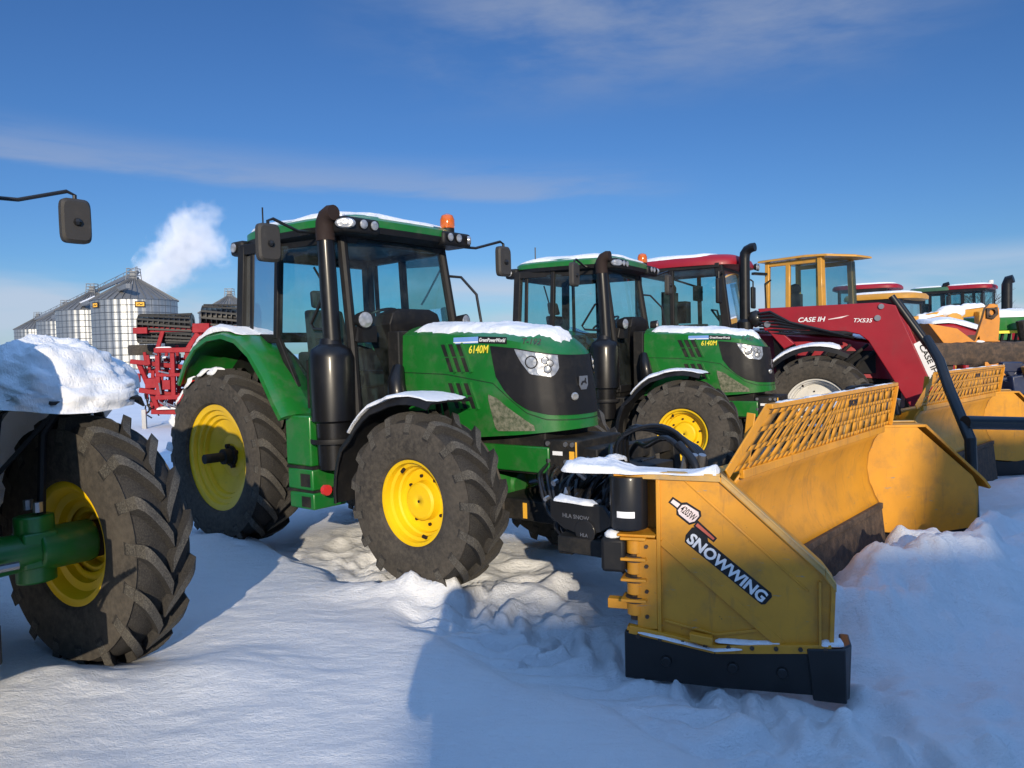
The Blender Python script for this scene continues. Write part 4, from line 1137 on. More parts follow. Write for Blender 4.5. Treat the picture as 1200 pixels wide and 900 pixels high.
    for s in (-1, 1):
        b = MB(); b.tube([(1.45, s * .78, 2.95), (1.5, s * 1.0, 2.97), (1.5, s * 1.2, 2.95), (1.5, s * 1.2, 2.7)], .015, 8); mi = b.build('mirror', 'black', T)
        b = MB(); b.box(1.47, 1.53, min(s * 1.1, s * 1.3), max(s * 1.1, s * 1.3), 2.45, 2.85); b.build('mirror_head', 'black_plastic', mi, bevel=.02)
        b = MB(); rows = []
        for i in range(12):
            th = R(lerp(175, 60, i / 11)); u = Vector((math.cos(th), 0, math.sin(th))); c = Vector((2.96, 0, .8)) + u * .93
            rows.append([c + Vector((0, s * y, 0)) + u * o for y, o in ((.85, 0), (1.1, .015), (1.30, 0), (1.32, -.06), (1.28, -.02), (.85, -.02))])
        b.grid(rows, 0, True)
        ff = b.build('front_fender', 'black_plastic', T, angle=40)
        snow_ridge([Vector((2.96, s * 1.1, .8)) + Vector((math.cos(R(a)), 0, math.sin(R(a)))) * .945 for a in range(150, 66, -8)], .40, .05, 41 + s, 10).build('snow', 'snow_cover', ff, angle=80)
        b = MB(); rows = []
        for i in range(14):
            th = R(lerp(195, 20, i / 13)); u = Vector((math.cos(th), 0, math.sin(th))); c = Vector((0, 0, 1.0)) + u * 1.12
            rows.append([c + Vector((0, s * y, 0)) + u * o for y, o in ((.8, 0), (1.1, .015), (1.40, 0), (1.42, -.06), (1.38, -.02), (.8, -.02))])
        b.grid(rows, 0, True); b.build('rear_fender', body, T, angle=40)
    if loader:
        L = []
        for s in (-1, 1):
            y0, y1 = (-.73, -.57) if s < 0 else (.57, .73)
            b = MB()
            beam = [(2.0, 2.36), (3.76, 2.372), (3.99, 2.32), (4.62, .75), (4.24, .72), (3.62, 1.80), (3.5, 1.90), (3.3, 1.955), (2.6, 1.99), (2.1, 2.0)]
            b.prism([(x, y0, z) for x, z in beam], (0, y1 - y0, 0))
            b.prism([(1.98, y0 + .01, 2.20), (2.12, y0 + .01, 2.20), (2.56, y0 + .01, 1.78), (2.40, y0 + .01, 1.70)], (0, y1 - y0 - .02, 0))
            arm = b.build('loader_arm', body, T, bevel=.012)
            b = MB(); b.bar((2.3, (y0 + y1) / 2, 2.0), (2.35, s * .38, 1.0), .16, .14); b.bar((2.5, (y0 + y1) / 2, 1.75), (2.5, s * .4, 1.1), .12, .12); b.build('loader_post', 'black', arm, bevel=.01)
            b = MB(); yc = (y0 + y1) / 2
            b.cyl((3.93, yc, 2.46), (4.40, yc, 1.72), .050, 14); b.cyl((4.40, yc, 1.72), (4.66, yc, 1.22), .035, 12); b.bar((4.52, yc, 1.30), (4.78, yc, .62), .09, .13)
            b.build('tilt_cylinder', 'black', arm)
            b = MB(); b.cyl((2.2, yc - .02, 2.08), (3.4, yc - .02, 1.92), .06, 14)
            for k in range(7):
                yy = yc + (-.11 if s < 0 else .11) + .012 * k * (1 if s < 0 else -1)
                b.tube([(2.02, yy, 2.28 - .05 * k), (2.2 + .04 * k, yy - .03, 2.30 - .06 * k), (2.5 + .07 * k, yy, 2.12 - .03 * k), (3.0 + .07 * k, yy, 1.98 - .02 * k)], .022, 6)
            b.ball((1.95, yc, 2.2), .14, 10); build_each(b, 'hydraulic_hose', 'black', arm)
            b = MB()
            for x, z, r in ((3.75, 2.14, .045), (3.80, 2.31, .04), (4.42, .86, .05), (2.15, 2.1, .05)): b.cyl((x, y0 - .025, z), (x, y1 + .025, z), r, 12)
            build_each(b, 'pin', 'steel', arm)
            if s < 0:
                text_mesh('lettering', 'CASE IH', .10, (2.62, y0 - .004, 2.12), (1, 0, 0), (0, 0, 1), 'decal_white', arm, bold=.02, shear=.25, width=.40)
                text_mesh('lettering', 'TX535', .085, (3.42, y0 - .004, 2.09), (1, 0, -.05), (0, 0, 1), 'decal_white', arm, bold=.01, shear=.25, width=.26)
                b = MB(); b.add([(3.06, y0 - .004, 2.14), (3.25, y0 - .004, 2.16), (3.36, y0 - .004, 2.20), (3.06, y0 - .004, 2.15)], [(0, 1, 2, 3)]); b.build('stripe', 'decal_pink', arm)
            else:
                b = MB(); b.prism([(4.15, y0 - .003, 1.72), (4.30, y0 - .003, 1.80), (4.58, y0 - .003, 1.22), (4.42, y0 - .003, 1.14)], (0, -.004, 0)); de = b.build('decal', 'decal_white', arm)
                text_mesh('lettering', 'CASE IH', .11, (4.25, y0 - .010, 1.70), (.42, 0, -.9), (.9, 0, .42), 'decal_black', de, bold=.02, width=.5)
        b = MB(); b.cyl((3.9, -.6, 2.15), (3.9, .6, 2.15), .07, 14); b.cyl((4.40, -.6, .95), (4.40, .6, .95), .06, 14)
        build_each(b, 'loader_crossbar', body, T)
    return T

# ------------------------------------------------------------------ bent pipe rack between the plows
def make_pipe_rack():
    a, b_, c_ = at(1086, 396, 8.3), at(1112, 455, 7.75), at(1137, 515, 7.2)
    e = Vector((c_.x + .03, c_.y - .02, 0))
    T = empty('pipe_rack', Matrix.Translation((e.x, e.y, 0)), 'black bent steel pipe rack leaning between the two yellow plows', 'rack')
    o = Vector((e.x, e.y, 0)); q = at(1131, 495, 7.3)
    r = at(1230, 497, 7.6)
    b = MB(); b.tube([a - o, a.lerp(b_, .5) - o + Vector((.02, 0, .02)), b_ - o, c_ - o, e - o], [.042, .05, .052, .052, .05], 12); b.build('upright', 'black', T)
    b = MB(); b.tube([q - o, r - o], .065, 12); b.build('crossbar', 'black', T)
    b = MB(); b.tube([r - o, r + Vector((.3, .1, -r.z)) - o], .065, 12); b.build('leg', 'black', T)
# ------------------------------------------------------------------ wheel loader (yellow cab)
def make_wheel_loader(M):
    T = empty('wheel_loader', M, 'old yellow wheel loader with flat cab roof behind the red tractor', 'wheel loader')
    b = MB()
    P = [((0, 0), .10), ((.52, 0), .08), ((1.36, 0), .17), ((0, 1.4), .10), ((.52, 1.4), .08), ((1.36, 1.4), .17)]
    for (x, y), w in P: b.bar((x, y, 2.0), (x - (.06 if x > 1 else 0), y + (.03 if y < 1 else -.03), 3.72), w, .10)
    b.box(-.05, 1.42, -.03, 1.43, 1.4, 2.02); b.bar((0, 0.03, 3.66), (1.3, .03, 3.66), .08, .1); b.bar((0, 1.37, 3.66), (1.3, 1.37, 3.66), .08, .1)
    b.build('cab', 'loader_yellow', T, bevel=.012)
    b = MB(); rows = []
    for i, z, in ((0, 3.72), (0, 3.755), (.05, 3.775)):
        rows.append([(-.18 + i, -.12 + i, z), (1.0, -.14 + i, z + .02), (1.5 - i, -.10 + i, z), (1.95 - i, .35, z - .04), (1.95 - i, 1.05, z - .04), (1.5 - i, 1.5 - i, z), (-.18 + i, 1.5 - i, z)])
    b.grid(rows, 0, True); b.add(rows[0], [tuple(range(7))]); b.add(rows[-1], [tuple(range(7))])
    rf = b.build('cab_roof', 'loader_yellow', T, bevel=.01)
    b = MB(); snow_ridge([(-.1 + .14 * k, .68, 3.765) for k in range(12)], 1.3, .05, 51, 12, mb=b); build_each(b, 'snow', 'snow_cover', rf, angle=80)
    b = MB(); b.add([(.06, .02, 2.05), (.47, .02, 2.05), (.47, .04, 3.6), (.06, .04, 3.6)], [(0, 1, 2, 3)]); b.add([(.57, .02, 2.05), (1.27, .02, 2.05), (1.22, .04, 3.6), (.57, .04, 3.6)], [(0, 1, 2, 3)])
    b.add([(.06, 1.4, 2.05), (1.27, 1.4, 2.05), (1.22, 1.38, 3.6), (.06, 1.38, 3.6)], [(0, 1, 2, 3)]); build_each(b, 'side_window', 'glass', T)
    b = MB(); b.add([(1.44, .09, 2.05), (1.62, .3, 2.05), (1.62, 1.1, 2.05), (1.44, 1.31, 2.05), (1.36, .09, 3.66), (1.54, .3, 3.66), (1.54, 1.1, 3.66), (1.36, 1.31, 3.66)], [(0, 1, 5, 4), (1, 2, 6, 5), (2, 3, 7, 6)]); b.build('windscreen', 'glass_clear', T)
    b = MB(); b.box(.3, .85, .45, .95, 2.0, 2.3); b.box(.2, .36, .45, .95, 2.3, 3.0); b.ball((.3, .7, 3.1), .14, 10); b.tube([(1.2, .7, 2.0), (1.05, .7, 2.6)], .03, 8); b.box(1.15, 1.35, .3, 1.1, 2.0, 2.4); b.build('seat', 'seat_fabric', T, bevel=.03)
    b = MB(); b.box(-2.2, -.05, -.1, 1.5, 1.2, 2.2); b.box(-2.4, 2.4, .2, 1.2, .7, 1.4); b.box(1.4, 2.6, .1, 1.3, 1.0, 1.9); b.build('body', 'loader_yellow', T, bevel=.04)
    for x in (-1.3, 2.0):
        for y, s in ((-.35, -1), (1.75, 1)): make_wheel(T, (x, y, .78), .78, .36, .26, 18, .04, .08, s, 'loader_yellow', 'front')
    b = MB()
    for y in (.2, 1.2): b.prism([(2.0, y - .06, 2.0), (2.3, y - .06, 2.05), (4.3, y - .06, .9), (4.3, y - .06, .6), (4.0, y - .06, .6)], (0, .12, 0))
    build_each(b, 'lift_arm', 'loader_yellow', T, bevel=.01)
    b = MB(); b.bar((-.0, -.06, 3.45), (-.05, -.5, 3.45), .10, .06); b.tube([(.15, -.1, 3.3), (.2, -.42, 3.2), (.25, -.45, 2.5)], .02, 6); b.build('mirror_bracket', 'black', T)
    return T

# ------------------------------------------------------------------ far machines
def make_far_cab(M, name, label, cat, body, roofmat, wide=1.6, long=1.6, zr=3.2, zb=1.9, hood=True, glass='glass', roof_over=.2, exhaust=False, beacon=False, group=None, pillar='black_plastic', exh_x=.25, exh_r=.14):
    T = empty(name, M, label, cat, group)
    hw = wide / 2
    b = MB(); b.box(-1.2, 3.0, -.5, .5, .6, 1.3); b.box(-.1, long, -hw, hw, 1.2, zb)
    b.build('chassis', 'chassis', T, bevel=.02)
    b = MB()
    for s in (-1, 1):
        for x in (0, long * .5, long): b.bar((x, s * hw, zb), (x - .03, s * (hw - .04), zr - .2), .09, .09)
        b.bar((0, s * hw, zr - .22), (long, s * hw, zr - .22), .08, .1)
    b.bar((long, -hw, zr - .22), (long, hw, zr - .22), .08, .1); b.build('cab_frame', pillar, T)
    b = MB()
    for s in (-1, 1): b.add([(0.03, s * hw, zb), (long - .03, s * hw, zb), (long - .03, s * (hw - .03), zr - .25), (.03, s * (hw - .03), zr - .25)], [(0, 1, 2, 3)])
    b.add([(long + .03, -hw + .03, zb), (long + .03, hw - .03, zb), (long, hw - .05, zr - .25), (long, -hw + .05, zr - .25)], [(0, 1, 2, 3)]); build_each(b, 'window', glass, T)
    b = MB(); b.box(.3, .7, -.25, .25, zb, zb + .25); b.box(.2, .34, -.25, .25, zb, zb + .75); b.build('seat', 'seat_fabric', T)
    b = MB(); o = roof_over
    rr_ = [roof_ring(-o, long + o, hw + .06, i, z) for i, z in ((.1, zr - .2), (0, zr - .16), (0, zr - .08), (.05, zr - .02), (.2, zr))]
    b.grid(rr_, 0, True); b.add(rr_[-1], [tuple(range(44))]); b.add(rr_[0], [tuple(range(44))])
    rf = b.build('cab_roof', roofmat, T, angle=40)
    b = MB(); rr_ = [roof_ring(-o, long + o, hw + .06, i, z) for i, z in ((.12, zr - .015), (.15, zr + .03), (.3, zr + .05))]
    b.grid(rr_, 0, True); b.add(rr_[-1], [tuple(range(44))]); build_each(b, 'snow', 'snow_cover', rf, angle=80)
    if hood:
        b = MB(); b.grid([[(x, y * w, z) for y, z in ((-.42, 1.2), (-.42, zt - .12), (-.3, zt), (.3, zt), (.42, zt - .12), (.42, 1.2))] for x, w, zt in ((long + .1, 1, zb + .05), (long + 1.2, 1, zb), (long + 1.9, .9, zb - .12), (long + 2.05, .7, zb - .3))])
        b.build('bonnet', body, T, angle=40)
        snow_ridge([(long + .15 + .13 * k, 0, interp(.15 + .13 * k, [(.1, zb + .05), (1.2, zb), (1.9, zb - .12)])) for k in range(14)], .7, .07, 61, 10).build('snow', 'snow_cover', T, angle=80)
    if exhaust:
        b = MB(); xe = long + exh_x; b.tube([(xe, -hw * .85, zb - .3), (xe, -hw * .85, zr - .08), (xe + .05, -hw * .85, zr + .06), (xe + .2, -hw * .85, zr + .10)], [exh_r, exh_r, exh_r, exh_r * .85], 14); b.build('exhaust', 'black_gloss', T)
        b = MB(); b.tube([(long, -hw, zr - .3), (long + .1, -hw - .5, zr - .3), (long + .1, -hw - .55, zr - .6)], .02, 6); b.box(long + .06, long + .14, -hw - .65, -hw - .45, zr - .75, zr - .4); b.build('mirror', 'black', T)
    if beacon:
        b = MB(); b.cyl((long + .05, 0, zr), (long + .05, 0, zr + .14), .09, 12); b.build('beacon', 'white_paint', rf)
    for s in (-1, 1):
        make_wheel(T, (0, s * (hw + .15), .9), .9, .5, .25, 18, .04, .08, s, 'rim_yellow' if body == 'green' else 'rim_white', 'rear')
        make_wheel(T, (2.7, s * (hw + .1), .65), .65, .33, .2, 18, .04, .08, s, 'rim_yellow' if body == 'green' else 'rim_white', 'front')
    return T

# ------------------------------------------------------------------ red folding tillage implement (left, behind)
def make_tillage(M):
    T = empty('tillage_implement', M, 'red folding tillage implement with dark slatted rollers behind the nearest whole green tractor', 'farm implement')
    rnd = random.Random(5)
    b = MB()
    for x in (-.42, -.05, .32): 
        b.bar((x, 0, .75), (x, .05, 2.0), .11, .11); b.bar((x, 1.3, .6), (x, 1.3, 1.9), .10, .10)
    b.bar((-.48, 0, 2.02), (.55, 0, 2.02), .13, .13); b.bar((-.45, 0, 1.38), (.4, 0, 1.38), .09, .09); b.bar((-.5, 0, .8), (.45, 0, .8), .12, .12)
    b.bar((.55, .1, .75), (.62, .1, 2.55), .16, .16); b.bar((.62, .1, 2.5), (.95, .2, 2.62), .2, .2); b.bar((.32, 0, 2.0), (.62, 0, 2.45), .12, .12)
    b.bar((-.9, .1, 2.56), (1.9, .1, 2.56), .15, .13); b.bar((-.42, .05, 2.05), (-.25, .08, 2.60), .12, .1)
    b.bar((-1.2, .4, 1.75), (.3, .3, 1.55), .12, .12); b.bar((-1.1, .8, 1.5), (.5, .6, 1.4), .12, .12); b.bar((-.95, .2, 1.0), (.6, .2, .72), .13, .13); b.bar((-.7, .3, .42), (.55, .3, .36), .16, .13)
    b.bar((-1.05, .5, 1.75), (-.55, .4, .45), .10, .12); b.bar((.55, .2, .4), (.85, .2, 1.9), .11, .11); b.bar((.85, .2, 1.9), (1.05, .1, 2.6), .12, .12)
    b.bar((.6, .3, 1.3), (2.3, .5, 1.2), .13, .13); b.bar((.6, .3, 1.75), (2.3, .5, 1.55), .12, .12); b.bar((1.4, .3, .8), (1.5, .4, 2.0), .1, .1); b.bar((2.0, .3, .8), (2.1, .4, 1.8), .1, .1)
    for k in range(7): b.bar((-.75 + .22 * k, .5, .55), (-.7 + .22 * k, .55, 1.5), .06, .09)
    for k in range(64):
        x = rnd.uniform(-1.0, 1.5); y = rnd.uniform(.2, 1.3); z = rnd.uniform(.35, 1.85)
        if k % 3: b.bar((x, y, z), (x + rnd.uniform(-.05, .05), y, z + rnd.uniform(.2, .45)), .07, .08)
        else: b.bar((x, y, z), (x + rnd.uniform(.3, .8), y + .05, z + rnd.uniform(-.08, .08)), .09, .09)
    b.box(.50, .92, -.08, .1, 2.46, 2.70); b.box(-.95, -.6, -.12, .12, 2.46, 2.62)
    b.prism([(.62, -.06, 2.4), (.95, -.06, 2.4), (.78, -.06, 1.95), (.62, -.06, 1.9)], (0, .1, 0))
    b.box(.02, .14, -.1, .05, .2, .75); b.box(-.3, -.1, -.1, .1, 1.0, 1.25); b.box(-.75, -.45, 0, .3, 1.05, 1.3)
    b.build('frame', 'implement_red', T, bevel=.012)
    def roller(x0, x1, z, r, y):
        b = MB(); b.cyl((x0, y, z), (x1, y, z), r * .55, 16)
        for k in range(12):
            a = 2 * math.pi * k / 12; c, s = math.cos(a) * r, math.sin(a) * r
            b.bar((x0, y + c, z + s), (x1, y + c * math.cos(.5) - s * math.sin(.5), z + s * math.cos(.5) + c * math.sin(.5)), .03, .05)
        n = max(2, int((x1 - x0) / .12))
        for k in range(n + 1):
            x = lerp(x0, x1, k / n); b.lathe([(r * .5, -.012), (r * .98, -.012), (r * .98, .012), (r * .5, .012)], (x, y, z), 'x', 18, close=True)
        return b.build('roller', 'black', T)
    roller(-.85, .45, 2.72, .24, .15); roller(-.95, .4, 2.42, .20, .35); roller(.7, 2.1, 2.86, .34, .35)
    for (x, y, z, r) in ((-1.15, 1.2, 2.05, .36), (-.25, 1.4, 2.15, .36), (2.0, .9, .5, .42)):
        b = MB(); b.lathe([(r * .5, -.14), (r * .95, -.14), (r, -.08), (r, .08), (r * .95, .14), (r * .5, .14)], (x, y, z), 'z' if z > 1 else 'y', 26, close=True); w = b.build('wheel', 'rubber', T)
    b = MB()
    for k in range(150):
        x = rnd.uniform(-1.0, 2.2); z = rnd.uniform(.5, 2.0); y = rnd.uniform(.4, 1.2)
        b.tube([(x, y, z), (x + rnd.uniform(-.1, .1), y, z - .22), (x + rnd.uniform(-.2, .2), y, z - .34)], .02, 5)
    build_each(b, 'tine', 'chassis', T)
    b = MB()
    for k in range(16): 
        x = rnd.uniform(-.6, 1.6); z = rnd.uniform(.6, 2.0); b.cyl((x, -.1, z), (x + rnd.uniform(-.05, .3), -.06, z + rnd.uniform(-.3, .1)), .022, 6)
    build_each(b, 'hydraulic_ram', 'steel', T)
    b = MB(); b.bar((.25, -.2, 0), (.25, -.2, .5), .10, .10); b.bar((.1, -.2, .02), (.4, -.2, .02), .3, .04); b.bar((-.8, 0, 0), (-.8, 0, .5), .1, .1); b.bar((1.9, .3, 0), (1.9, .3, 1.3), .1, .1); b.bar((.6, .5, 0), (.6, .5, .8), .12, .12)
    build_each(b, 'parking_stand', 'steel', T)
    b = MB(); snow_ridge([(-.55 + .1 * k, .25, .48) for k in range(9)], .25, .06, 71, 8, mb=b); snow_ridge([(-.9 + .1 * k, .9, 1.82) for k in range(6)], .25, .06, 72, 8, mb=b); snow_ridge([(-.45 + .1 * k, 0, 2.09) for k in range(5)], .1, .03, 73, 6, mb=b)
    build_each(b, 'snow', 'snow_cover', T, angle=80)
    return T

# ------------------------------------------------------------------ grain bins
def make_silo(px, D, label, r=6.4, eave=11.1, peak=15.2, sign=None):
    c = at(px, 420, D); T = empty('grain_silo', Matrix.Translation((c.x, c.y, 0)), label, 'grain silo', 'grain silos on the horizon')
    n = 72; nz = 9
    me = bpy.data.meshes.new('wall'); v = []; f = []; uv = []
    for j in range(nz + 1):
        for k in range(n): v.append((r * math.cos(2 * math.pi * k / n), r * math.sin(2 * math.pi * k / n), eave * j / nz))
    for j in range(nz):
        for k in range(n):
            k2 = (k + 1) % n; f.append((j * n + k, j * n + k2, (j + 1) * n + k2, (j + 1) * n + k)); uv += [(k / n, j / nz), ((k + 1) / n, j / nz), ((k + 1) / n, (j + 1) / nz), (k / n, (j + 1) / nz)]
    me.from_pydata(v, [], f); l = me.uv_layers.new(name='uv'); l.data.foreach_set('uv', [q for p in uv for q in p])
    me.polygons.foreach_set('use_smooth', [True] * len(f)); me.materials.append(MATS['galvanized'])
    w = bpy.data.objects.new('wall', me); COL.objects.link(w); w.parent = T
    b = MB()
    for k in range(10): b.lathe([(r + .01, eave * k / 10 + .0), (r + .07, eave * k / 10 + .06), (r + .01, eave * k / 10 + .12)], (0, 0, 0), 'z', n)
    b.build('stiffener_ring', 'galvanized', w)
    b = MB(); b.lathe([(r + .25, eave - .1), (r * .5, lerp(eave, peak - .5, .5)), (.8, peak - .6), (.8, peak - .3), (.0001, peak - .1)], (0, 0, 0), 'z', n)
    rf = b.build('roof', 'silo_roof', T, angle=30)
    b = MB()
    for k in range(36):
        a = 2 * math.pi * k / 36; b.bar(((r + .25) * math.cos(a), (r + .25) * math.sin(a), eave), (.8 * math.cos(a), .8 * math.sin(a), peak - .55), .08, .12)
    b.build('roof_rib', 'silo_roof', rf)
    b = MB()
    for (x, y) in ((-.9, -.9), (.9, -.9), (.9, .9), (-.9, .9)): b.bar((x, y, peak - 1.2), (x * .8, y * .8, peak + 1.1), .10)
    for z in (peak, peak + .55, peak + 1.1):
        for (p, q) in (((-.8, -.8), (.8, -.8)), ((.8, -.8), (.8, .8)), ((.8, .8), (-.8, .8)), ((-.8, .8), (-.8, -.8))): b.bar((*p, z), (*q, z), .08)
    b.box(-.4, .4, -.4, .4, peak - .2, peak + .7); b.build('catwalk', 'conveyor', rf)
    if sign:
        for ang in sign:
            a = R(ang); d = Vector((math.cos(a), math.sin(a), 0)); s_ = Vector((-d.y, d.x, 0)); p = d * (r + .16) + Vector((0, 0, eave - .95))
            b = MB(); b.prism([p - s_ * .75 - Vector((0, 0, .45)), p + s_ * .75 - Vector((0, 0, .45)), p + s_ * .75 + Vector((0, 0, .45)), p - s_ * .75 + Vector((0, 0, .45))], d * .05, 0)
            p2 = p + d * .055; b.prism([p2 - s_ * .6 - Vector((0, 0, .3)), p2 + s_ * .6 - Vector((0, 0, .3)), p2 + s_ * .6 + Vector((0, 0, .3)), p2 - s_ * .6 + Vector((0, 0, .3))], d * .01, 1)
            p3 = p + d * .07; b.prism([p3 + s_ * x + Vector((0, 0, z)) for x, z in ((-.45, -.1), (-.1, .15), (.1, -.02), (.45, .14), (.45, .02), (.1, -.18), (-.1, .0), (-.45, -.22))], d * .01, 0)
            b.build('sign', ['decal_black', 'decal_orange'], w)
    return T

# ------------------------------------------------------------------ person holding the phone (behind the camera)
def make_person(x, y, z0):
    import bmesh
    J = {'pel': (0, 0, .95), 'spine': (0, .0, 1.15), 'chest': (0, .01, 1.36), 'neck': (0, .01, 1.50), 'head0': (0, .03, 1.60), 'head1': (0, .03, 1.71),
         'hl': (-.10, 0, .90), 'kl': (-.12, .02, .50), 'al': (-.13, -.02, .09), 'fl': (-.14, .13, .04), 'hr': (.10, 0, .90), 'kr': (.12, .02, .50), 'ar': (.13, -.02, .09), 'fr': (.14, .13, .04),
         'sl': (-.19, .0, 1.42), 'el': (-.24, .10, 1.18), 'wl': (-.16, .30, 1.42), 'sr': (.19, 0, 1.42), 'er': (.24, .10, 1.18), 'wr': (.02, .30, 1.46), 'pl': (-.13, .345, 1.50), 'pr': (-.02, .345, 1.52)}
    E_ = [('pel', 'spine'), ('spine', 'chest'), ('chest', 'neck'), ('neck', 'head0'), ('head0', 'head1'), ('pel', 'hl'), ('hl', 'kl'), ('kl', 'al'), ('al', 'fl'), ('pel', 'hr'), ('hr', 'kr'), ('kr', 'ar'), ('ar', 'fr'), ('chest', 'sl'), ('sl', 'el'), ('el', 'wl'), ('wl', 'pl'), ('chest', 'sr'), ('sr', 'er'), ('er', 'wr'), ('wr', 'pr')]
    RAD = dict(pel=.15, spine=.16, chest=.17, neck=.065, head0=.10, head1=.085, hl=.105, kl=.075, al=.06, fl=.045, hr=.105, kr=.075, ar=.06, fr=.045, sl=.09, el=.065, wl=.045, sr=.09, er=.065, wr=.045, pl=.038, pr=.038)
    ks = list(J); me = bpy.data.meshes.new('person'); me.from_pydata([J[k] for k in ks], [(ks.index(a), ks.index(b)) for a, b in E_], [])
    o = bpy.data.objects.new('person', me); COL.objects.link(o); o.location = (x, y, z0); me.materials.append(MATS['jacket'])
    md = o.modifiers.new('skin', 'SKIN'); md.use_smooth_shade = True
    for i, k in enumerate(ks):
        sv = me.skin_vertices[0].data[i]; sv.radius = (RAD[k], RAD[k]); sv.use_root = (k == 'pel')
    sb = o.modifiers.new('sub', 'SUBSURF'); sb.levels = 2; sb.render_levels = 2
    tag(o, 'standing person in dark winter clothes holding a phone up in both hands', 'person')
    b = MB(); b.ball((0, .02, 1.70), .118, 14, sc=(1, 1.05, .85)); b.lathe([(.122, 1.665), (.128, 1.69), (.122, 1.715)], (0, .02, 0), 'z', 20); b.build('hat', 'hair', o)
    b = MB(); b.ball((0, .125, 1.62), .022, 8, sc=(.8, 1, 1.2)); b.ball((-.035, .115, 1.645), .014, 8); b.ball((.035, .115, 1.645), .014, 8); b.box(-.025, .025, .11, .122, 1.57, 1.578); b.build('face', 'skin', o)
    b = MB()
    for s, cx in ((-1, -.13), (1, -.02)):
        for k in range(4): b.tube([(cx + s * .02, .345, 1.475 + .022 * k), (cx + s * .03, .375, 1.48 + .022 * k), (cx + s * .012, .395, 1.482 + .022 * k)], [.011, .010, .008], 8)
        b.tube([(cx, .34, 1.50), (cx - s * .02, .36, 1.53), (cx - s * .03, .372, 1.55)], [.012, .011, .009], 8)
    b.build('fingers', 'skin', o)
    ph = MB(); ph.box(-.155, .005, .378, .386, 1.475, 1.552)
    p = ph.build('phone', 'black', None, bevel=.004); p.location = (x, y, z0); tag(p, 'black phone held up in both hands of the standing person', 'phone')
    return o

# ------------------------------------------------------------------ bare tree
def make_bare_tree(x, y, h, seed, label):
    T = empty('bare_tree', Matrix.Translation((x, y, 0)), label, 'tree', 'bare trees on the skyline')
    rnd = random.Random(seed); tr = MB(); cr = MB()
    tr.tube([(0, 0, 0), (.05 * h, 0, h * .35)], [h * .022, h * .015], 8); tr.build('trunk', 'bark', T)
    def branch(p, d, l, r, dep):
        q = p + d * l; cr.tube([p, q], [r, r * .6], 4, caps=False)
        if dep == 0: return
        for k in range(3 if dep > 1 else 4):
            nd = (d + Vector((rnd.uniform(-.8, .8), rnd.uniform(-.8, .8), rnd.uniform(-.1, .7)))).normalized()
            branch(p + d * l * rnd.uniform(.5, 1), nd, l * rnd.uniform(.55, .8), r * .55, dep - 1)
    for k in range(5):
        d = Vector((rnd.uniform(-.7, .7), rnd.uniform(-.7, .7), 1)).normalized(); branch(Vector((.05 * h, 0, h * .33)), d, h * .25, h * .011, 4)
    cr.build('crown', 'bark', T)
# ================================================================== SCENE
# ------------------------------------------------------------------ snow ground
def vnoise(x, y, seed=0):
    xi, yi = np.floor(x).astype(np.int64), np.floor(y).astype(np.int64); xf, yf = x - xi, y - yi
    u, v = xf * xf * xf * (xf * (xf * 6 - 15) + 10), yf * yf * yf * (yf * (yf * 6 - 15) + 10)
    def h(i, j):
        n = (i * 374761393 + j * 668265263 + seed * 144665) & 0x7fffffff
        n = ((n ^ (n >> 13)) * 1274126177) & 0x7fffffff
        return ((n ^ (n >> 16)) & 0xffff) / 32767.5 - 1
    return (h(xi, yi) * (1 - u) + h(xi + 1, yi) * u) * (1 - v) + (h(xi, yi + 1) * (1 - u) + h(xi + 1, yi + 1) * u) * v
def fbm(x, y, s, oct=4, seed=0, g=.5):
    r = 0; a = 1; t = 0
    for k in range(oct): r = r + a * vnoise(x * s + 13.7 * k, y * s - 7.1 * k, seed + k); t += a; a *= g; s *= 2.03
    return r / t
LIP = [(-7.0, 9.2), (-3.4, 8.0), (-2.45, 7.3), (-2.05, 6.75), (-1.6, 6.25), (-1.13, 5.7), (-.65, 4.95), (-.23, 4.35), (.4, 3.8), (1.3, 2.7), (2.2, 1.2), (4, -2)]
RND = np.random.RandomState(4)
CLODS = []
for k in range(330):
    t = RND.rand()
    if t < .45: px_, py_ = 1.3 + 3.6 * RND.rand(), 2.6 + 3.6 * RND.rand()
    elif t < .75: px_, py_ = np.interp(RND.rand(), [0, 1], [2.0, 4.3]) + .3 * RND.randn(), 0; py_ = 4.55 + (px_ - 2.0) * .75 + .28 * RND.randn()
    else:
        q_ = RND.rand(); px_ = np.interp(q_, [0, .35, .7, 1], [-1.9, -.7, .3, 1.6]) + .25 * RND.randn(); py_ = np.interp(q_, [0, .35, .7, 1], [6.7, 5.4, 4.3, 2.6]) + .30 + .25 * abs(RND.randn())
    r_ = .035 + .06 * RND.rand() ** 2 + (.07 * RND.rand() if t < .75 else 0)
    CLODS.append((px_, py_, r_ * (.18 + .28 * RND.rand()), r_ * (1.5 if t < .75 else 1.0), RND.rand() * 6.3))
FOOT = []
for k in range(120):
    t = RND.rand(); ax = np.interp(t, [0, .35, .7, 1], [-1.9, -.7, .4, 2.4]); ay = np.interp(t, [0, .35, .7, 1], [7.4, 5.9, 4.9, 2.2])
    FOOT.append((ax + RND.randn() * .40 + .15, ay + RND.randn() * .45 + .15, RND.rand() * 6.3, .5 + RND.rand() * .7))
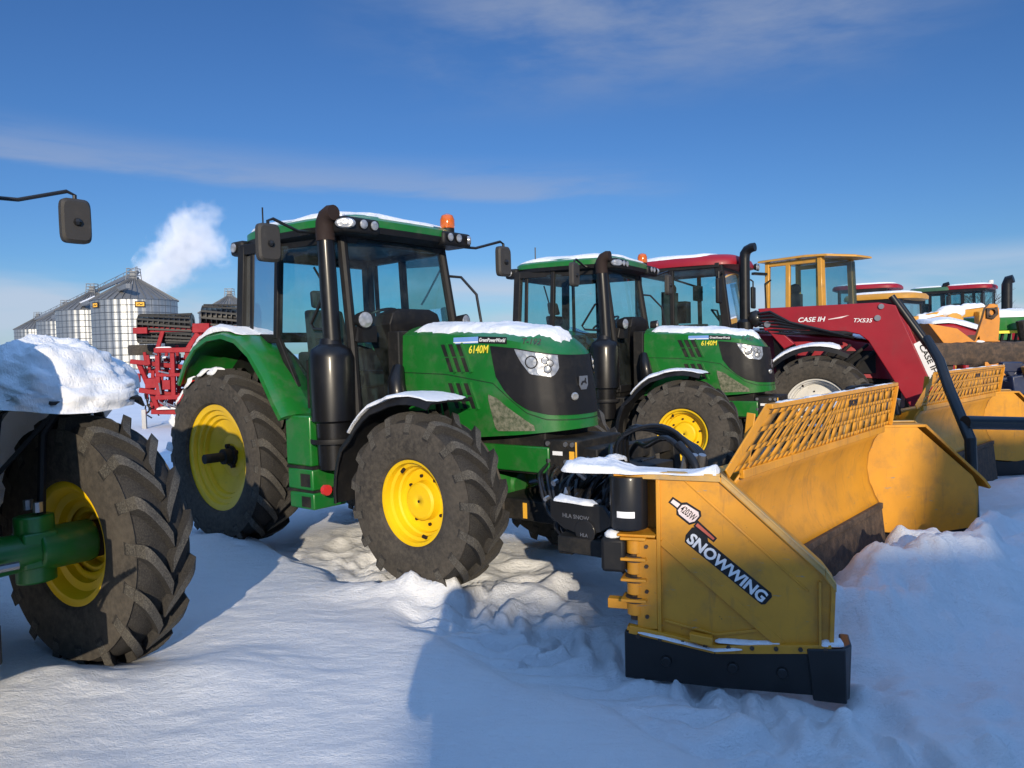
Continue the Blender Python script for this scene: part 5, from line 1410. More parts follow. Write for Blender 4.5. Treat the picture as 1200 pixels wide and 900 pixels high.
MOUND = [(-.80, 5.60, .10, .50, .17), (-.35, 5.50, .06, .35, .2), (-2.9, 7.05, .08, .5, .3), (-2.45, 4.15, .05, .45, .3), (2.45, 5.0, .40, .42, .34), (3.0, 5.35, .40, .45, .36), (2.0, 4.6, .26, .35, .3), (3.45, 5.70, .27, .45, .4), (3.95, 6.2, .14, .45, .4), (4.4, 6.2, .20, .8, .5), (5.3, 7.2, .26, 1.0, .6), (6.3, 8.6, .30, 1.2, .8), (3.6, 4.3, .10, .9, .7), (2.2, 3.7, .06, .7, .5), (4.8, 4.8, .16, 1.0, .8),
         (1.15, 3.62, .06, .20, .15), (.75, 3.80, .04, .3, .16), (1.5, 3.45, .04, .3, .15), (-.1, 5.75, .07, .28, .18), (.25, 6.0, .08, .3, .2), (-.62, 5.55, .08, .35, .16), (-1.05, 5.75, .06, .25, .16), (-2.45, 3.9, .06, .5, .35), (-1.6, 4.15, .05, .35, .3), (.9, 2.9, .05, .35, .25), (1.6, 2.75, .06, .4, .3)]
def ground_z(X, Y):
    d = np.full(X.shape, 1e9); sg = np.zeros(X.shape); arc = np.zeros(X.shape); run = 0.
    Xw = X + .10 * fbm(X, Y, 2.4, 3, 21); Yw = Y + .10 * fbm(X, Y, 2.4, 3, 22)
    for (a, b), (c, e) in zip(LIP, LIP[1:]):
        dx, dy = c - a, e - b; L2 = dx * dx + dy * dy
        t = np.clip(((Xw - a) * dx + (Yw - b) * dy) / L2, 0, 1)
        ex, ey = Xw - a - t * dx, Yw - b - t * dy; dd = np.hypot(ex, ey)
        m = dd < d; d = np.where(m, dd, d); arc = np.where(m, run + t * np.sqrt(L2), arc); run += np.sqrt(L2); sg = np.where(m, np.sign(dx * ey - dy * ex), sg)
    sg = np.sign(Yw - np.interp(Xw, [p[0] for p in LIP], [p[1] for p in LIP]))
    sd = d * sg                       # >0 = far side (towards the tractors)
    crust = 1 / (1 + np.exp(np.clip(sd / .035, -40, 40)))
    near = np.exp(-np.clip(np.hypot(X - 1, Y - 5) / 14, 0, 5))
    z = .05 * fbm(X, Y, .35, 3, 1) * near + .125 * crust * (.8 + .25 * fbm(X, Y, 1.1, 2, 3))
    z += crust * (.016 * fbm(X, Y, 1.6, 4, 5) + .007 * fbm(X * .7, Y * 1.6, 7, 3, 6)) 
    tr = (1 - crust)
    zone = np.clip(1 - np.maximum(0, np.hypot((X - 1.6) / 5.0, (Y - 4.6) / 4.2) - .75) * 2, .15, 1)
    z += tr * zone * ((.060 + .05 * np.clip((X - .3) / 1.5, 0, 1)) * fbm(X, Y, 1.3, 3, 8) + (.026 + .018 * np.clip((X - .3) / 1.5, 0, 1)) * fbm(X, Y, 3.6, 3, 9) + .006 * fbm(X, Y, 12, 3, 10))
    # chevron prints left by a tyre that drove along the edge of the crust
    trk = np.exp(-((sd - .50) / .36) ** 4) * tr * np.clip((6.5 - Y) / .6, 0, 1) * np.clip((Y - 2.2) / 1.5, 0, 1)
    ph = (arc + .9 * np.abs(sd - .50 + .05 * fbm(X, Y, 2.5, 2, 41))) / .23 + .35 * fbm(X, Y, 1.7, 3, 42)
    z += trk * (-.045 + .048 * np.tanh(2.4 * np.sin(2 * np.pi * ph)) * (.75 + .5 * fbm(X, Y, 3, 2, 43)))
    fz = np.zeros(X.shape)
    xs_, ys_ = X[0], Y[:, 0]
    def win(x, y, r): return slice(np.searchsorted(ys_, y - r), np.searchsorted(ys_, y + r)), slice(np.searchsorted(xs_, x - r), np.searchsorted(xs_, x + r))
    for (fx, fy, a, q) in FOOT:
        w_ = win(fx, fy, .55); dx, dy = X[w_] - fx, Y[w_] - fy; c, s = np.cos(a), np.sin(a); u, v = (dx * c + dy * s) / .17, (-dx * s + dy * c) / .10
        r = u * u + v * v; m = r < 9
        if not m.any(): continue
        r_ = r[m]; fw_ = fz[w_]; fw_[m] += q * (-.040 * np.exp(-r_ ** 2 * .5) + .016 * np.exp(-(np.sqrt(r_) - 1.5) ** 2 * 4))
    z += tr * np.clip(fz, -.07, .03)
    for (mx, my, h, a, b) in MOUND:
        r = ((X - mx) / a) ** 2 + ((Y - my) / b) ** 2; m = r < 10
        if m.any(): z[m] += (h * np.exp(-r[m]) * (1 + .22 * fbm(X[m], Y[m], 3.5, 3, 30) + .07 * fbm(X[m], Y[m], 12, 2, 31)))
    # loose clods broken off by the plow and the crust edge
    for (cx, cy, h, r0, an) in CLODS:
        w_ = win(cx, cy, r0 * 1.6); dx, dy = X[w_] - cx, Y[w_] - cy
        if dx.size == 0: continue
        c, s = np.cos(an), np.sin(an); u, v = (dx * c + dy * s) / r0, (-dx * s + dy * c) / (r0 * .72)
        r = np.sqrt(u * u + v * v) * (1 + .28 * vnoise(X[w_] / r0 * 1.3, Y[w_] / r0 * 1.3, 77))
        z[w_] += h * np.clip(1 - r ** 2.4, 0, 1) ** .75
    # hollows pressed by the tyres
    for (wx, wy, r0, dz) in ((-2.4, 4.5, .4, .05), (2.0, 9.5, .4, .04)):
        z -= dz * np.exp(-((X - wx) ** 2 + (Y - wy) ** 2) / r0 ** 2)
    return z
def axis(lo, a, b, hi, step, g=1.18):
    mid = list(np.arange(a, b + 1e-6, step)); r = []; s = step; x = b
    while x < hi: s *= g; x += s; r.append(x)
    l = []; s = step; x = a
    while x > lo: s *= g; x -= s; l.append(x)
    return np.array(l[::-1] + mid + r)
def make_ground():
    xs = axis(-4000, -3.6, 5.4, 4000, .024); ys = axis(-400, 1.6, 7.6, 5000, .024)
    X, Y = np.meshgrid(xs, ys); Z = ground_z(X, Y)
    nx, ny = len(xs), len(ys)
    co = np.stack([X, Y, Z], -1).reshape(-1, 3).astype(np.float32)
    i = np.arange(nx * ny).reshape(ny, nx); q = np.stack([i[:-1, :-1], i[:-1, 1:], i[1:, 1:], i[1:, :-1]], -1).reshape(-1, 4)
    me = bpy.data.meshes.new('snowy_ground'); me.vertices.add(len(co)); me.vertices.foreach_set('co', co.ravel())
    me.loops.add(q.size); me.loops.foreach_set('vertex_index', q.ravel().astype(np.int32))
    me.polygons.add(len(q)); me.polygons.foreach_set('loop_start', np.arange(0, q.size, 4, dtype=np.int32)); me.polygons.foreach_set('loop_total', np.full(len(q), 4, dtype=np.int32))
    me.update(); me.validate(); me.polygons.foreach_set('use_smooth', [True] * len(q)); me.materials.append(MATS['snow'])
    o = bpy.data.objects.new('ground', me); COL.objects.link(o); tag(o, kind='structure')
make_ground()

# ------------------------------------------------------------------ tractors
GT = 'green tractors parked in a row'
T1 = make_green_tractor(frame(-2.153, 8.074, .085, 38.35, .35), 'nearest whole green tractor with its bonnet nose right behind the lettered yellow snow plow', GT)
T1['label'] = 'nearest whole green tractor with its bonnet nose right behind the lettered yellow snow plow'
T2 = copy_tree(T1); T2.matrix_world = frame(.371, 11.688, .126, 29.886, -.183)
T2['label'] = 'green tractor standing between the nearest whole green tractor and the red loader tractor'
T0 = copy_tree(T1); T0['label'] = 'cut-off green tractor at the left edge with thick snow on its front fender'
SC0 = 1.12
def place_T0():
    fx, fl = 2.58 * SC0, 1.09 * SC0
    t = R(38); f = Vector((math.cos(t), -math.sin(t))); l = Vector((math.sin(t), math.cos(t)))
    w = at(107, 610, 4.55); o = Vector((w.x, w.y)) - f * fx - l * fl
    T0.matrix_world = frame(o.x, o.y, .07, 38, .2, SC0)
    for c in kids(T0):
        if c.name.startswith(('wheel', 'front_fender')) and (c.location.x > 1 or c.name.startswith('front_fender')):
            s = 1 if (c.location.y > 0) else -1
            if c.name.startswith('front_fender'):
                s = 1 if sum(v.co.y for v in c.data.vertices) > 0 else -1
            c.location = Vector(c.location) + Vector((0, s * .23, .0))
            if c.name.startswith('wheel'): c.rotation_euler.z = R(8); c.scale = (1, .76, 1)
        if c.name.startswith(('front_axle', 'steering_rod')):
            c.scale = (1, 1.36, 1)
        if c.name.startswith('mirror'): c.location = Vector((-.53, .40 if sum(v.co.y for v in c.data.vertices) > 0 else -.22, -.12))
place_T0()
# deep snow heaped on the left front fender of the cut-off tractor
for c in kids(T0):
    if c.name.startswith('front_fender') and sum(v.co.y for v in c.data.vertices) > 0:
        b = MB(); pts = []
        for i in range(15):
            a = R(lerp(176, 87, i / 14)); pts.append(Vector((2.58 + .80 * math.cos(a), .70, .62 + .80 * math.sin(a))))
        snow_ridge(pts, lambda t: .86, lambda t: .18 + .22 * math.sin(math.pi * min(1, .25 + .7 * t)), 81, 26, .22, mb=b, fine=6)
        rows = []; cc = Vector((2.45, .74, 1.41))
        for i in range(41):
            th = math.pi * .50 * i / 40; row = []
            for k in range(64):
                ph = 2 * math.pi * k / 64; dd = Vector((math.sin(th) * math.cos(ph), math.sin(th) * math.sin(ph), math.cos(th)))
                m_ = 1 + .16 * mnoise.noise(dd * 1.6 + Vector((3, 1, 0))) + .11 * mnoise.noise(dd * 4 + Vector((0, 7, 0))) + .06 * mnoise.noise(dd * 10) + .03 * mnoise.noise(dd * 24)
                q = cc + Vector((dd.x * .43, dd.y * .40, dd.z * .28)) * m_
                if dd.x > .1: q.z -= .10 * dd.x
                row.append(q)
            rows.append(row)
        b.grid(rows, 0, True); b.add(rows[-1], [tuple(range(64))])
        build_each(b, 'snow', 'snow_cover', c, angle=80)
        b = MB(); aa = list(range(98, 190, 7)); pts = [[(2.58 + r_ * math.cos(R(a)), y_, .62 + r_ * math.sin(R(a))) for a in aa] for r_, y_ in ((.76, .60), (.70, .50), (.50, .46))]
        b.grid(pts); b.build('shade_sheet', 'black_gloss', c, solid=.012)  # black sheet standing in for the deep shade under the fender



# ------------------------------------------------------------------ plows
make_plow(frame(.62, 4.20, 0, 41), 'nearest yellow snow plow, with diagonal black and white lettering on its wing', (.92, .39), (.71, .70), 3, 'yellow snow plows')
make_plow(frame(3.67, 8.09, 0, 46), 'farther yellow snow plow, behind the leaning black pipe rack', (.15, -1), (.60, .80), 23, 'yellow snow plows', False)

# ------------------------------------------------------------------ red loader tractor and its fork
M3 = frame(2.62, 14.06, .05, 30)
make_large_tractor(M3, 'dark red tractor with white lettering on its raised front loader arm', 'case_red', 'rim_white', None)
make_pipe_rack()
make_wheel_loader(frame(6.0, 18.0, 0, 50))

# ------------------------------------------------------------------ far machines on the right
def g2(px, Y): p = at(px, 400, Y); return p.x, p.y
x, y = g2(1045, 27); make_far_cab(frame(x - 1.6, y, 0, 35), 'combine', 'red harvester whose thin flat roof shows right of the yellow loader cab', 'harvester', 'case_red', 'case_red', 1.9, 1.4, 3.75, 2.4, False, roof_over=.35)
x, y = g2(1050, 20.5); make_far_cab(frame(x - .9, y, 0, 45), 'grader', 'yellow machine with long snow-edged roof right behind the loader arm knee', 'machine', 'loader_yellow', 'loader_yellow', 1.6, 1.2, 3.05, 1.8, False, roof_over=.30, pillar='black_plastic')
x, y = g2(1098, 40); make_far_cab(frame(x - .65, y + .6, 0, 45, 0, 1.35), 'tractor', 'far green-roofed tractor beside the far red-roofed tractor', 'tractor', 'green', 'canvas_green', 1.5, 1.3, 3.34, 2.0, True, exhaust=True, group='far tractors', exh_x=-.25, exh_r=.08)
x, y = g2(1136, 39); make_far_cab(frame(x - .65, y + .6, 0, 45, 0, 1.35), 'tractor', 'far red-roofed tractor with thick black exhaust pipe at the right edge', 'tractor', 'case_red', 'case_red', 1.5, 1.3, 3.36, 1.95, True, exhaust=True, beacon=True, group='far tractors', exh_x=.7, exh_r=.17)

# yellow folded spreader arm with snow, between loader arm and orange plow
def seg(px0, py0, px1, py1, Y0, Y1=None): return at(px0, py0, Y0), at(px1, py1, Y1 or Y0)
c = at(1110, 372, 16.5); T = empty('loader_boom', Matrix.Translation((c.x, c.y, 0)), 'yellow boom with snow along its top behind the black loader cylinder', 'boom')
L = lambda px, py, Y=16.5: at(px, py, Y) - Vector((c.x, c.y, 0))
b = MB(); b.bar(L(1062, 380), L(1118, 368), .22, .26); b.bar(L(1118, 368), L(1165, 362, 17), .2, .2); b.bar(L(1070, 388), L(1115, 374), .14, .14); b.cyl(L(1113, 378) - Vector((0, .2, 0)), L(1113, 378) + Vector((0, .2, 0)), .2, 14)
b.bar(L(1075, 378), L(1075, 420) - Vector((0, 0, 1.4)), .25, .25); b.bar(L(1150, 365), L(1150, 420) - Vector((0, 0, 1.4)), .2, .2)
bm_ = b.build('boom', 'loader_yellow', T, bevel=.02)
b = MB(); snow_ridge([lerp(L(1072, 375.5), L(1118, 365), k / 12) for k in range(13)], .26, .10, 91, 8, mb=b); snow_ridge([lerp(L(1118, 364), L(1152, 359.5, 16.8), k / 12) for k in range(13)], .24, .10, 92, 8, mb=b); b.ball(L(1114, 366), .2, 10, sc=(1.6, 1, .8)); build_each(b, 'snow', 'snow_cover', T, angle=80)
# snow-covered dark red bonnet in front of it
c = at(1120, 390, 14.8); T = empty('bonnet_machine', Matrix.Translation((c.x, c.y, 0)), 'low dark red machine bonnet with snow on top behind the orange plow plate', 'machine')
L = lambda px, py, Y=14.8: at(px, py, Y) - Vector((c.x, c.y, 0))
b = MB(); b.prism([L(1092, 381), L(1118, 379), L(1150, 388), L(1150, 396), L(1145, 410), L(1092, 405)], (.1, .9, 0)); b.bar(L(1100, 400), L(1100, 440) - Vector((0, 0, .9)), .3, .5); b.bar(L(1140, 400), L(1140, 440) - Vector((0, 0, .9)), .3, .5)
b.build('bonnet', 'case_red', T, bevel=.05)
b = MB(); snow_ridge([Vector((p.x, .45, p.z)) for p in [L(px, py - 1) for px, py in ((1091, 381), (1097, 380), (1104, 379.5), (1112, 379), (1120, 380), (1128, 382.5), (1136, 385), (1143, 387), (1150, 389))]], 1.0, .13, 95, 10, mb=b); build_each(b, 'snow', 'snow_cover', T, angle=80)

# orange plow with rust-crusted edge standing on end
c = at(1135, 400, 12.6); T = empty('orange_plow', Matrix.Translation((c.x, c.y, 0)), 'orange plow with tall upright bracket and rusty brown edge right of the red loader arm', 'plow')
L = lambda px, py, Y=12.6: at(px, py, Y) - Vector((c.x, c.y, 0))
b = MB(); b.prism([L(1088, 379), L(1122, 385), L(1142, 400), L(1172, 399), L(1172, 404), L(1108, 405)], (.05, .5, 0))
b.prism([L(1142, 402), L(1152, 372), L(1155, 361), L(1160, 356), L(1166, 356), L(1171, 361), L(1172, 375), L(1170, 402)], (.02, .10, 0))
b.prism([L(1140, 403), L(1148, 392), L(1150, 403)], (.02, .35, 0)); b.box(L(1150, 430).x, L(1174, 430).x, -.1, .35, L(1150, 442).z, L(1150, 424).z)
pl = b.build('side_plate', 'orange', T, bevel=.008)
b = MB(); q = L(1161, 366); b.lathe([(.05, -.05), (.075, -.05), (.075, .0), (.05, .0)], q, 'y', 18, close=True); b.tube([L(1156, 361) + Vector((0, -.03, 0)), L(1156, 372) + Vector((0, -.03, 0)), L(1162, 373) + Vector((0, -.03, 0)), L(1167, 368) + Vector((0, -.03, 0)), L(1166, 360) + Vector((0, -.03, 0))], .02, 6); b.build('shackle', 'rusty_steel', pl)
b = MB(); n = 60; rows = []
p0, p1 = L(1090, 415), L(1260, 413)
for i in range(n + 1):
    p = lerp(p0, p1, i / n); r_ = []
    for k in range(10):
        a = 2 * math.pi * k / 10 + .3; ca, sa = math.cos(a), math.sin(a); q = p + Vector((0, math.copysign(abs(ca) ** .4, ca) * .12, math.copysign(abs(sa) ** .4, sa) * .19)); q += Vector((0, 1, 0)) * .05 * mnoise.noise(q * 6) + Vector((0, 0, .03 * mnoise.noise(q * 9))); r_.append(q)
    rows.append(r_)
b.grid(rows, 0, True); b.add(rows[0], [tuple(range(10))]); b.add(rows[-1], [tuple(range(10))])
for px in (1110, 1210): b.bar(L(px, 420), Vector((L(px, 420).x, .2, 0)), .14, .14)
b.build('blade_edge', 'rusty_steel', T, angle=60)
b = MB(); snow_ridge([L(px, py) + Vector((0, .1, .02)) for px, py in ((1102, 386), (1108, 388), (1114, 391), (1120, 394), (1126, 398))], .16, .06, 96, 8, mb=b); snow_ridge([L(px, 401.5) + Vector((0, .05, 0)) for px in (1143, 1147, 1151, 1155)], .14, .06, 97, 8, mb=b); build_each(b, 'snow', 'snow_cover', T, angle=80)

# green harvester header with yellow stripe and snow at the right edge
c = at(1190, 385, 17.5); T = empty('harvester_header', Matrix.Translation((c.x, c.y, 0)), 'green harvester header with yellow stripe and snow on top at the right edge', 'harvester header')
L = lambda px, py, Y=17.5: at(px, py, Y) - Vector((c.x, c.y, 0))
b = MB(); p0, p1 = L(1120, 382), L(1330, 376); b.hexa([p0 + Vector((0, 0, -.14)), p1 + Vector((0, 0, -.14)), p1 + Vector((0, .8, -.14)), p0 + Vector((0, .8, -.14))], [p0 + Vector((0, 0, .17)), p1 + Vector((0, 0, .17)), p1 + Vector((0, .8, .17)), p0 + Vector((0, .8, .17))]); b.build('deck', 'green', T, bevel=.03)
b = MB(); b.bar(p0 + Vector((0, -.02, -.17)), p1 + Vector((0, -.02, -.17)), .06, .06); b.build('stripe', 'decal_yellow', T)
b = MB()
for k in range(26):
    p = lerp(p0, p1, k / 25); b.bar(p + Vector((0, .1, -.15)), p + Vector((0, .3, -.85)), .05, .05)
b.bar(p0 + Vector((0, .3, -.85)), p1 + Vector((0, .3, -.85)), .12, .12); b.bar(Vector((p1.x, .4, 0)), p1 + Vector((0, .4, 0)), .2, .2); b.bar(Vector((p0.x, .4, 0)), p0 + Vector((0, .4, 0)), .2, .2)
b.tube([L(1188, 376) + Vector((0, -.3, 0)), L(1191, 392) + Vector((0, -.3, 0)), L(1194, 404) + Vector((0, -.3, 0))], .14, 10); b.build('reel', 'chassis', T)
b = MB(); snow_ridge([lerp(p0, p1, k / 30) + Vector((0, .4, .17)) for k in range(31)], .85, .18, 98, 10, mb=b); build_each(b, 'snow', 'snow_cover', T, angle=80)

# dark blue implement at the right edge, beside the second plow
c = at(1190, 445, 11.8); T = empty('blue_implement', Matrix.Translation((c.x, c.y, 0)), 'dark blue steel implement at the right edge behind the second plow', 'farm implement')
L = lambda px, py, Y=11.8: at(px, py, Y) - Vector((c.x, c.y, 0))
b = MB(); b.bar(L(1180, 452), L(1260, 440), .3, .3); b.bar(L(1172, 430), L(1196, 430), .12, .16); b.bar(L(1176, 428), L(1190, 446), .10, .1); b.bar(L(1200, 428), L(1180, 448), .1, .1); b.bar(L(1168, 446), L(1200, 440), .06, .06); b.bar(L(1210, 440), Vector((L(1210, 440).x, 0, 0)), .2, .2); b.bar(L(1183, 455), Vector((L(1183, 455).x, 0, 0)), .2, .2)
b.build('frame', 'dark_blue', T, bevel=.02)
b = MB(); b.bar(L(1192, 437) + Vector((0, -.2, 0)), L(1215, 428) + Vector((0, -.2, 0)), .16, .2); b.build('bracket', 'orange', T, bevel=.01)

# ------------------------------------------------------------------ left background
c = at(205, 440, 20.0); make_tillage(Matrix.Translation((c.x, c.y, 0)) @ Matrix.Rotation(R(8), 4, 'Z'))
make_silo(161, 126, 'nearest and largest-looking corrugated silo, with yellow signs under its eave', sign=(-58, -122))
make_silo(112, 150, 'silo directly left of the nearest silo and partly hidden by it')
make_silo(80, 190, 'third silo from the right in the left-hand silo row')
make_silo(47, 235, 'farthest silo, leftmost in the row')
make_silo(272, 168, 'silo whose cone roof peeks out behind the red implement left of the green cab')
a0, a1 = at(161, 319, 126), at(40, 375, 235)
c = (a0 + a1) / 2; T = empty('conveyor', Matrix.Translation((c.x, c.y, 0)), 'long sloping grain conveyor running down across the silo peaks', 'conveyor')
o = Vector((c.x, c.y, 0)); b = MB(); b.bar(a0 - o, a1 - o, .5, .6); b.build('trough', 'conveyor', T)
b = MB(); n = 26
for k in range(n):
    p, q = lerp(a0, a1, k / n) - o, lerp(a0, a1, (k + 1) / n) - o; U = Vector((0, 0, .9)); b.bar(p, p + U, .07); b.bar(p + U, q + U, .08); b.bar(p + (U if k % 2 else U * 0), q + (U * 0 if k % 2 else U), .05)
for k in range(5): p = lerp(a0, a1, .12 + .2 * k) - o; b.bar(p, Vector((p.x, p.y + 3, 0)), .35)
b.build('truss', 'conveyor', T)
a0, a1 = at(150, 335, 118), at(62, 372, 170)
c = (a0 + a1) / 2; T = empty('conveyor', Matrix.Translation((c.x, c.y, 0)), 'lower grain conveyor with snow on it, sloping past the eave of the nearest silo', 'conveyor'); o = Vector((c.x, c.y, 0))
b = MB(); b.bar(a0 - o, a1 - o, .6, .7)
for k in range(4): p = lerp(a0, a1, .1 + .27 * k) - o; b.bar(p, Vector((p.x, p.y, 0)), .35)
b.build('trough', 'conveyor', T)
b = MB(); snow_ridge([lerp(a0, a1, .35 + .6 * k / 20) - o + Vector((0, 0, .35)) for k in range(21)], .7, .35, 99, 8, mb=b); build_each(b, 'snow', 'snow_cover', T)

# steam plume
def make_plume():
    m, nt, out = newmat('steam'); D = 230
    A, B = at(162, 342, D), at(272, 240, D); ax = (B - A); Ln = ax.length; ax = ax.normalized()
    tc = N(nt, 'ShaderNodeTexCoord')
    def vm(op, a, b=None):
        n = N(nt, 'ShaderNodeVectorMath', _operation=op)
        for k, v in enumerate((a, b)):
            if v is None: continue
            if isinstance(v, Vector): n.inputs[k].default_value = v
            else: nt.links.new(v, n.inputs[k])
        return n
    def ma(op, a, b, c=None):
        n = N(nt, 'ShaderNodeMath', _operation=op)
        for k, v in enumerate((a, b, c)):
            if v is None: continue
            if isinstance(v, (int, float)): n.inputs[k].default_value = v
            else: nt.links.new(v, n.inputs[k])
        return n.outputs[0]
    rel = vm('SUBTRACT', tc.outputs['Object'], A).outputs[0]
    t = vm('DOT_PRODUCT', rel, ax).outputs['Value']
    sc = N(nt, 'ShaderNodeVectorMath', _operation='SCALE'); sc.inputs[0].default_value = ax; nt.links.new(t, sc.inputs['Scale'])
    dist = vm('LENGTH', vm('SUBTRACT', rel, sc.outputs[0]).outputs[0]).outputs['Value']
    tn = ma('DIVIDE', t, Ln)
    rad = ma('MULTIPLY_ADD', tn, 9.0, 6.0)
    fall = ma('SUBTRACT', 1.0, ma('DIVIDE', dist, rad))
    no = N(nt, 'ShaderNodeTexNoise', Scale=.14, Detail=8, Roughness=.68, Distortion=.3); nt.links.new(tc.outputs['Object'], no.inputs['Vector'])
    f = ma('ADD', fall, ma('MULTIPLY_ADD', no.outputs['Fac'], 2.6, -1.42))
    f = ma('SUBTRACT', f, ma('MULTIPLY', ma('MAXIMUM', ma('SUBTRACT', tn, .60), 0.0), 2.6))
    endf = ma('MINIMUM', 1.0, ma('MULTIPLY', ma('SUBTRACT', 1.0, tn), 4.0))
    den = ma('MULTIPLY', ma('MINIMUM', ma('MAXIMUM', f, 0.0), .6), ma('MULTIPLY', ma('MAXIMUM', endf, 0.0), .34))
    pv = N(nt, 'ShaderNodeVolumePrincipled', Anisotropy=-.25); pv.inputs['Color'].default_value = (.94, .94, .94, 1)
    nt.links.new(den, pv.inputs['Density']); nt.links.new(pv.outputs[0], out.inputs['Volume'])
    n = 24; side = ax.cross(Vector((0, 1, 0))).normalized(); rings = []
    for k in range(7):
        u = k / 6; c = A.lerp(B, u); r = 6.5 + 9.2 * u
        rings.append([c + (side * math.cos(2 * math.pi * q / n) + Vector((0, 1, 0)) * math.sin(2 * math.pi * q / n)) * r for q in range(n)])
    b = MB(); b.grid(rings, 0, True); b.add(rings[0], [tuple(range(n))]); b.add(rings[-1], [tuple(range(n - 1, -1, -1))])
    o = b.build('steam_plume', 'steam', None); tag(o, 'white steam plume rising behind the nearest silo', 'steam', kind='stuff')
make_plume()

# bare trees on the skyline at right
for i, (px, Y, h) in enumerate(((1184, 70, 5.6), (1192, 78, 5.2), (1146, 95, 9.6), (1176, 90, 6.0))):
    p = at(px, 400, Y); make_bare_tree(p.x, p.y, h, i + 3, ['bare tree just right of the black exhaust of the far red tractor', 'bare tree at the right edge above the green header', 'bare tree top showing over the far red-roofed tractor', 'bare tree hidden behind the black exhaust of the far red tractor'][i])

# ------------------------------------------------------------------ behind the camera: the person, and a shop added to cast the wide shadow
make_person(.06, -.46, .10)
T = empty('shade_building', Matrix.Translation((0, 0, 0)), 'unseen long white metal shop with a lower lean-to, added behind the camera to cast the foreground shadow', 'building')
b = MB(); b.box(3.85, 7.0, -50, -34.2, 0, 12.1); b.box(7.0, 36, -54, -34.0, 0, 13.6); b.box(2.72, 3.85, -46, -34.4, 0, 11.78); b.build('wall', 'wall_panel', T)
b = MB(); b.box(2.67, 3.84, -46.2, -34.3, 11.78, 11.84); b.box(3.8, 7.02, -50.2, -34.1, 12.1, 12.17); b.box(6.9, 36.2, -54.2, -33.9, 13.6, 13.68); b.build('roof', 'roof_panel', T)
b = MB(); b.box(12, 18, -33.99, -33.94, 0, 6); b.box(22, 28, -33.99, -33.94, 0, 6); b.build('overhead_door', 'roof_panel', T)
b = MB(); b.box(5, 6, -34.19, -34.15, 0, 2.1); b.build('door', 'dark_blue', T)

# ------------------------------------------------------------------ light
EL, AZ = 16.5, -4.6                 # sun height, and shadow bearing measured from +Y
sd = bpy.data.lights.new('sun', 'SUN'); sd.energy = 4.8; sd.angle = R(.5); sd.color = (1, .86, .66)
so = bpy.data.objects.new('sun', sd); COL.objects.link(so)
d = Vector((math.sin(R(AZ)) * math.cos(R(EL)), math.cos(R(AZ)) * math.cos(R(EL)), -math.sin(R(EL))))
so.rotation_euler = d.to_track_quat('-Z', 'Y').to_euler(); so.location = (0, -20, 20)
w = bpy.data.worlds.new('World'); scene.world = w; w.use_nodes = True; nt = w.node_tree; nt.nodes.clear()
out = nt.nodes.new('ShaderNodeOutputWorld'); bg = nt.nodes.new('ShaderNodeBackground')
sky = nt.nodes.new('ShaderNodeTexSky'); sky.sky_type = 'NISHITA'; sky.sun_disc = False; sky.sun_elevation = R(EL); sky.sun_rotation = R(180 + AZ); sky.altitude = 300; sky.air_density = 1.0; sky.dust_density = .15; sky.ozone_density = 3.0
tc = nt.nodes.new('ShaderNodeTexCoord')
def cloud(scale, sc, lo, hi, elo, ehi, eh2, ehi2, amt, detail=6, rough=.6, dist=.3, xr=None):
    mp = N(nt, 'ShaderNodeMapping', Scale=sc); nt.links.new(tc.outputs['Generated'], mp.inputs['Vector'])
    no = N(nt, 'ShaderNodeTexNoise', Scale=scale, Detail=detail, Roughness=rough, Distortion=dist); nt.links.new(mp.outputs[0], no.inputs['Vector'])
    mr = N(nt, 'ShaderNodeMapRange', _interpolation_type='SMOOTHSTEP'); mr.inputs['From Min'].default_value = lo; mr.inputs['From Max'].default_value = hi; nt.links.new(no.outputs['Fac'], mr.inputs['Value'])
    sp = N(nt, 'ShaderNodeSeparateXYZ'); nt.links.new(tc.outputs['Generated'], sp.inputs[0])
    def band(sock, a, b_):
        m = N(nt, 'ShaderNodeMapRange', _interpolation_type='SMOOTHSTEP'); m.inputs['From Min'].default_value = a; m.inputs['From Max'].default_value = b_; nt.links.new(sock, m.inputs['Value']); return m.outputs[0]
    cur = mr.outputs[0]
    fs = [band(sp.outputs[2], elo, ehi), band(sp.outputs[2], ehi2, eh2)]
    if xr: fs += [band(sp.outputs[0], xr[0], xr[1]), band(sp.outputs[0], xr[3], xr[2])]
    for f in fs:
        mu = N(nt, 'ShaderNodeMath', _operation='MULTIPLY'); nt.links.new(cur, mu.inputs[0]); nt.links.new(f, mu.inputs[1]); cur = mu.outputs[0]
    mu = N(nt, 'ShaderNodeMath', _operation='MULTIPLY'); nt.links.new(cur, mu.inputs[0]); mu.inputs[1].default_value = amt
    return mu.outputs[0]
CL = (5.0, 5.5, 6.4)
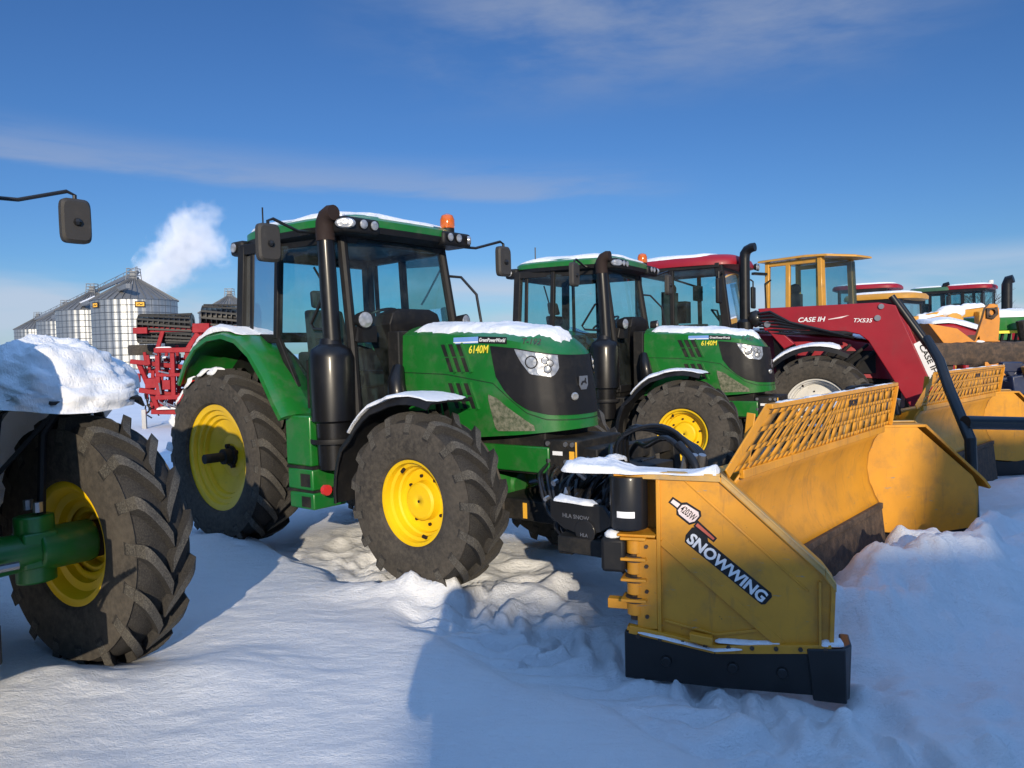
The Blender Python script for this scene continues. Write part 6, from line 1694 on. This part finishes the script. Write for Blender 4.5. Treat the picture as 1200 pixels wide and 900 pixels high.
def streak():
    sp = N(nt, 'ShaderNodeSeparateXYZ'); nt.links.new(tc.outputs['Generated'], sp.inputs[0])
    mp = N(nt, 'ShaderNodeMapping', Scale=(1, 1, 9)); mp.inputs['Rotation'].default_value = (0, .045, 0); nt.links.new(tc.outputs['Generated'], mp.inputs['Vector'])
    no = N(nt, 'ShaderNodeTexNoise', Scale=3.0, Detail=6, Roughness=.6, Distortion=.25); nt.links.new(mp.outputs[0], no.inputs['Vector'])
    s_ = N(nt, 'ShaderNodeMath', _operation='MULTIPLY_ADD'); s_.inputs[1].default_value = .045; nt.links.new(sp.outputs[0], s_.inputs[0]); nt.links.new(sp.outputs[2], s_.inputs[2])
    wob = N(nt, 'ShaderNodeMath', _operation='MULTIPLY_ADD'); wob.inputs[1].default_value = .03; nt.links.new(no.outputs['Fac'], wob.inputs[0]); nt.links.new(s_.outputs[0], wob.inputs[2])
    cur = None
    for sock, a, b_ in ((wob.outputs[0], .198, .212), (wob.outputs[0], .262, .212), (no.outputs['Fac'], .30, .62), (sp.outputs[0], .27, .06), (sp.outputs[1], 0, .2)):
        m = N(nt, 'ShaderNodeMapRange', _interpolation_type='SMOOTHSTEP'); m.inputs['From Min'].default_value = min(a, b_); m.inputs['From Max'].default_value = max(a, b_)
        if a > b_: m.inputs['To Min'].default_value = 1; m.inputs['To Max'].default_value = 0
        nt.links.new(sock, m.inputs['Value'])
        if cur is None: cur = m.outputs[0]
        else:
            mu = N(nt, 'ShaderNodeMath', _operation='MULTIPLY'); nt.links.new(cur, mu.inputs[0]); nt.links.new(m.outputs[0], mu.inputs[1]); cur = mu.outputs[0]
    mu = N(nt, 'ShaderNodeMath', _operation='MULTIPLY'); nt.links.new(cur, mu.inputs[0]); mu.inputs[1].default_value = .55
    return mu.outputs[0]
c1 = streak()
c2 = cloud(3.2, (1, 1, 5), .34, .60, -.01, .02, .07, .115, .85, 4, .5)                    # low bank near the horizon
c3 = cloud(4.5, (.8, .8, 3.0), .36, .70, .26, .38, .9, 1.2, .75, 7, .58, .15, xr=(-.25, .05, .34, .55))     # thin veil at the top
hs = N(nt, 'ShaderNodeHueSaturation', Saturation=1.06, Value=1.0); nt.links.new(sky.outputs[0], hs.inputs['Color']); tn = N(nt, 'ShaderNodeMix', _data_type='RGBA', _blend_type='MULTIPLY'); tn.inputs[0].default_value = 1; tn.inputs[7].default_value = (.44, .63, .90, 1); nt.links.new(hs.outputs[0], tn.inputs[6])
col = tn.outputs[2]
fill_veil = cloud(1.6, (1, 1, 1), .1, .5, .46, .64, 1.5, 1.6, .9, 4, .5)                       # bright blue veil added overhead, out of view, to lift the shaded snow
for c_, CL in ((c1, (2.9, 3.6, 5.2)), (c2, (4.6, 5.4, 6.7)), (c3, (2.6, 3.2, 4.6)), (fill_veil, (3.0, 5.8, 11.4))):
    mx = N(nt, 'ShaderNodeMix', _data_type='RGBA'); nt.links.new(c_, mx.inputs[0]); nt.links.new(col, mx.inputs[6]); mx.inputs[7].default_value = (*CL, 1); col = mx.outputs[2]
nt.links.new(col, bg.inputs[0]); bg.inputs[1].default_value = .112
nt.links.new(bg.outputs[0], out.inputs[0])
scene.view_settings.view_transform = 'Standard'; scene.view_settings.look = 'None'; scene.view_settings.gamma = 1; scene.view_settings.use_curve_mapping = False
scene.view_settings.exposure = 0.0
scene.render.engine = 'CYCLES'; scene.cycles.max_bounces = 8; scene.cycles.volume_bounces = 4; scene.cycles.transparent_max_bounces = 24
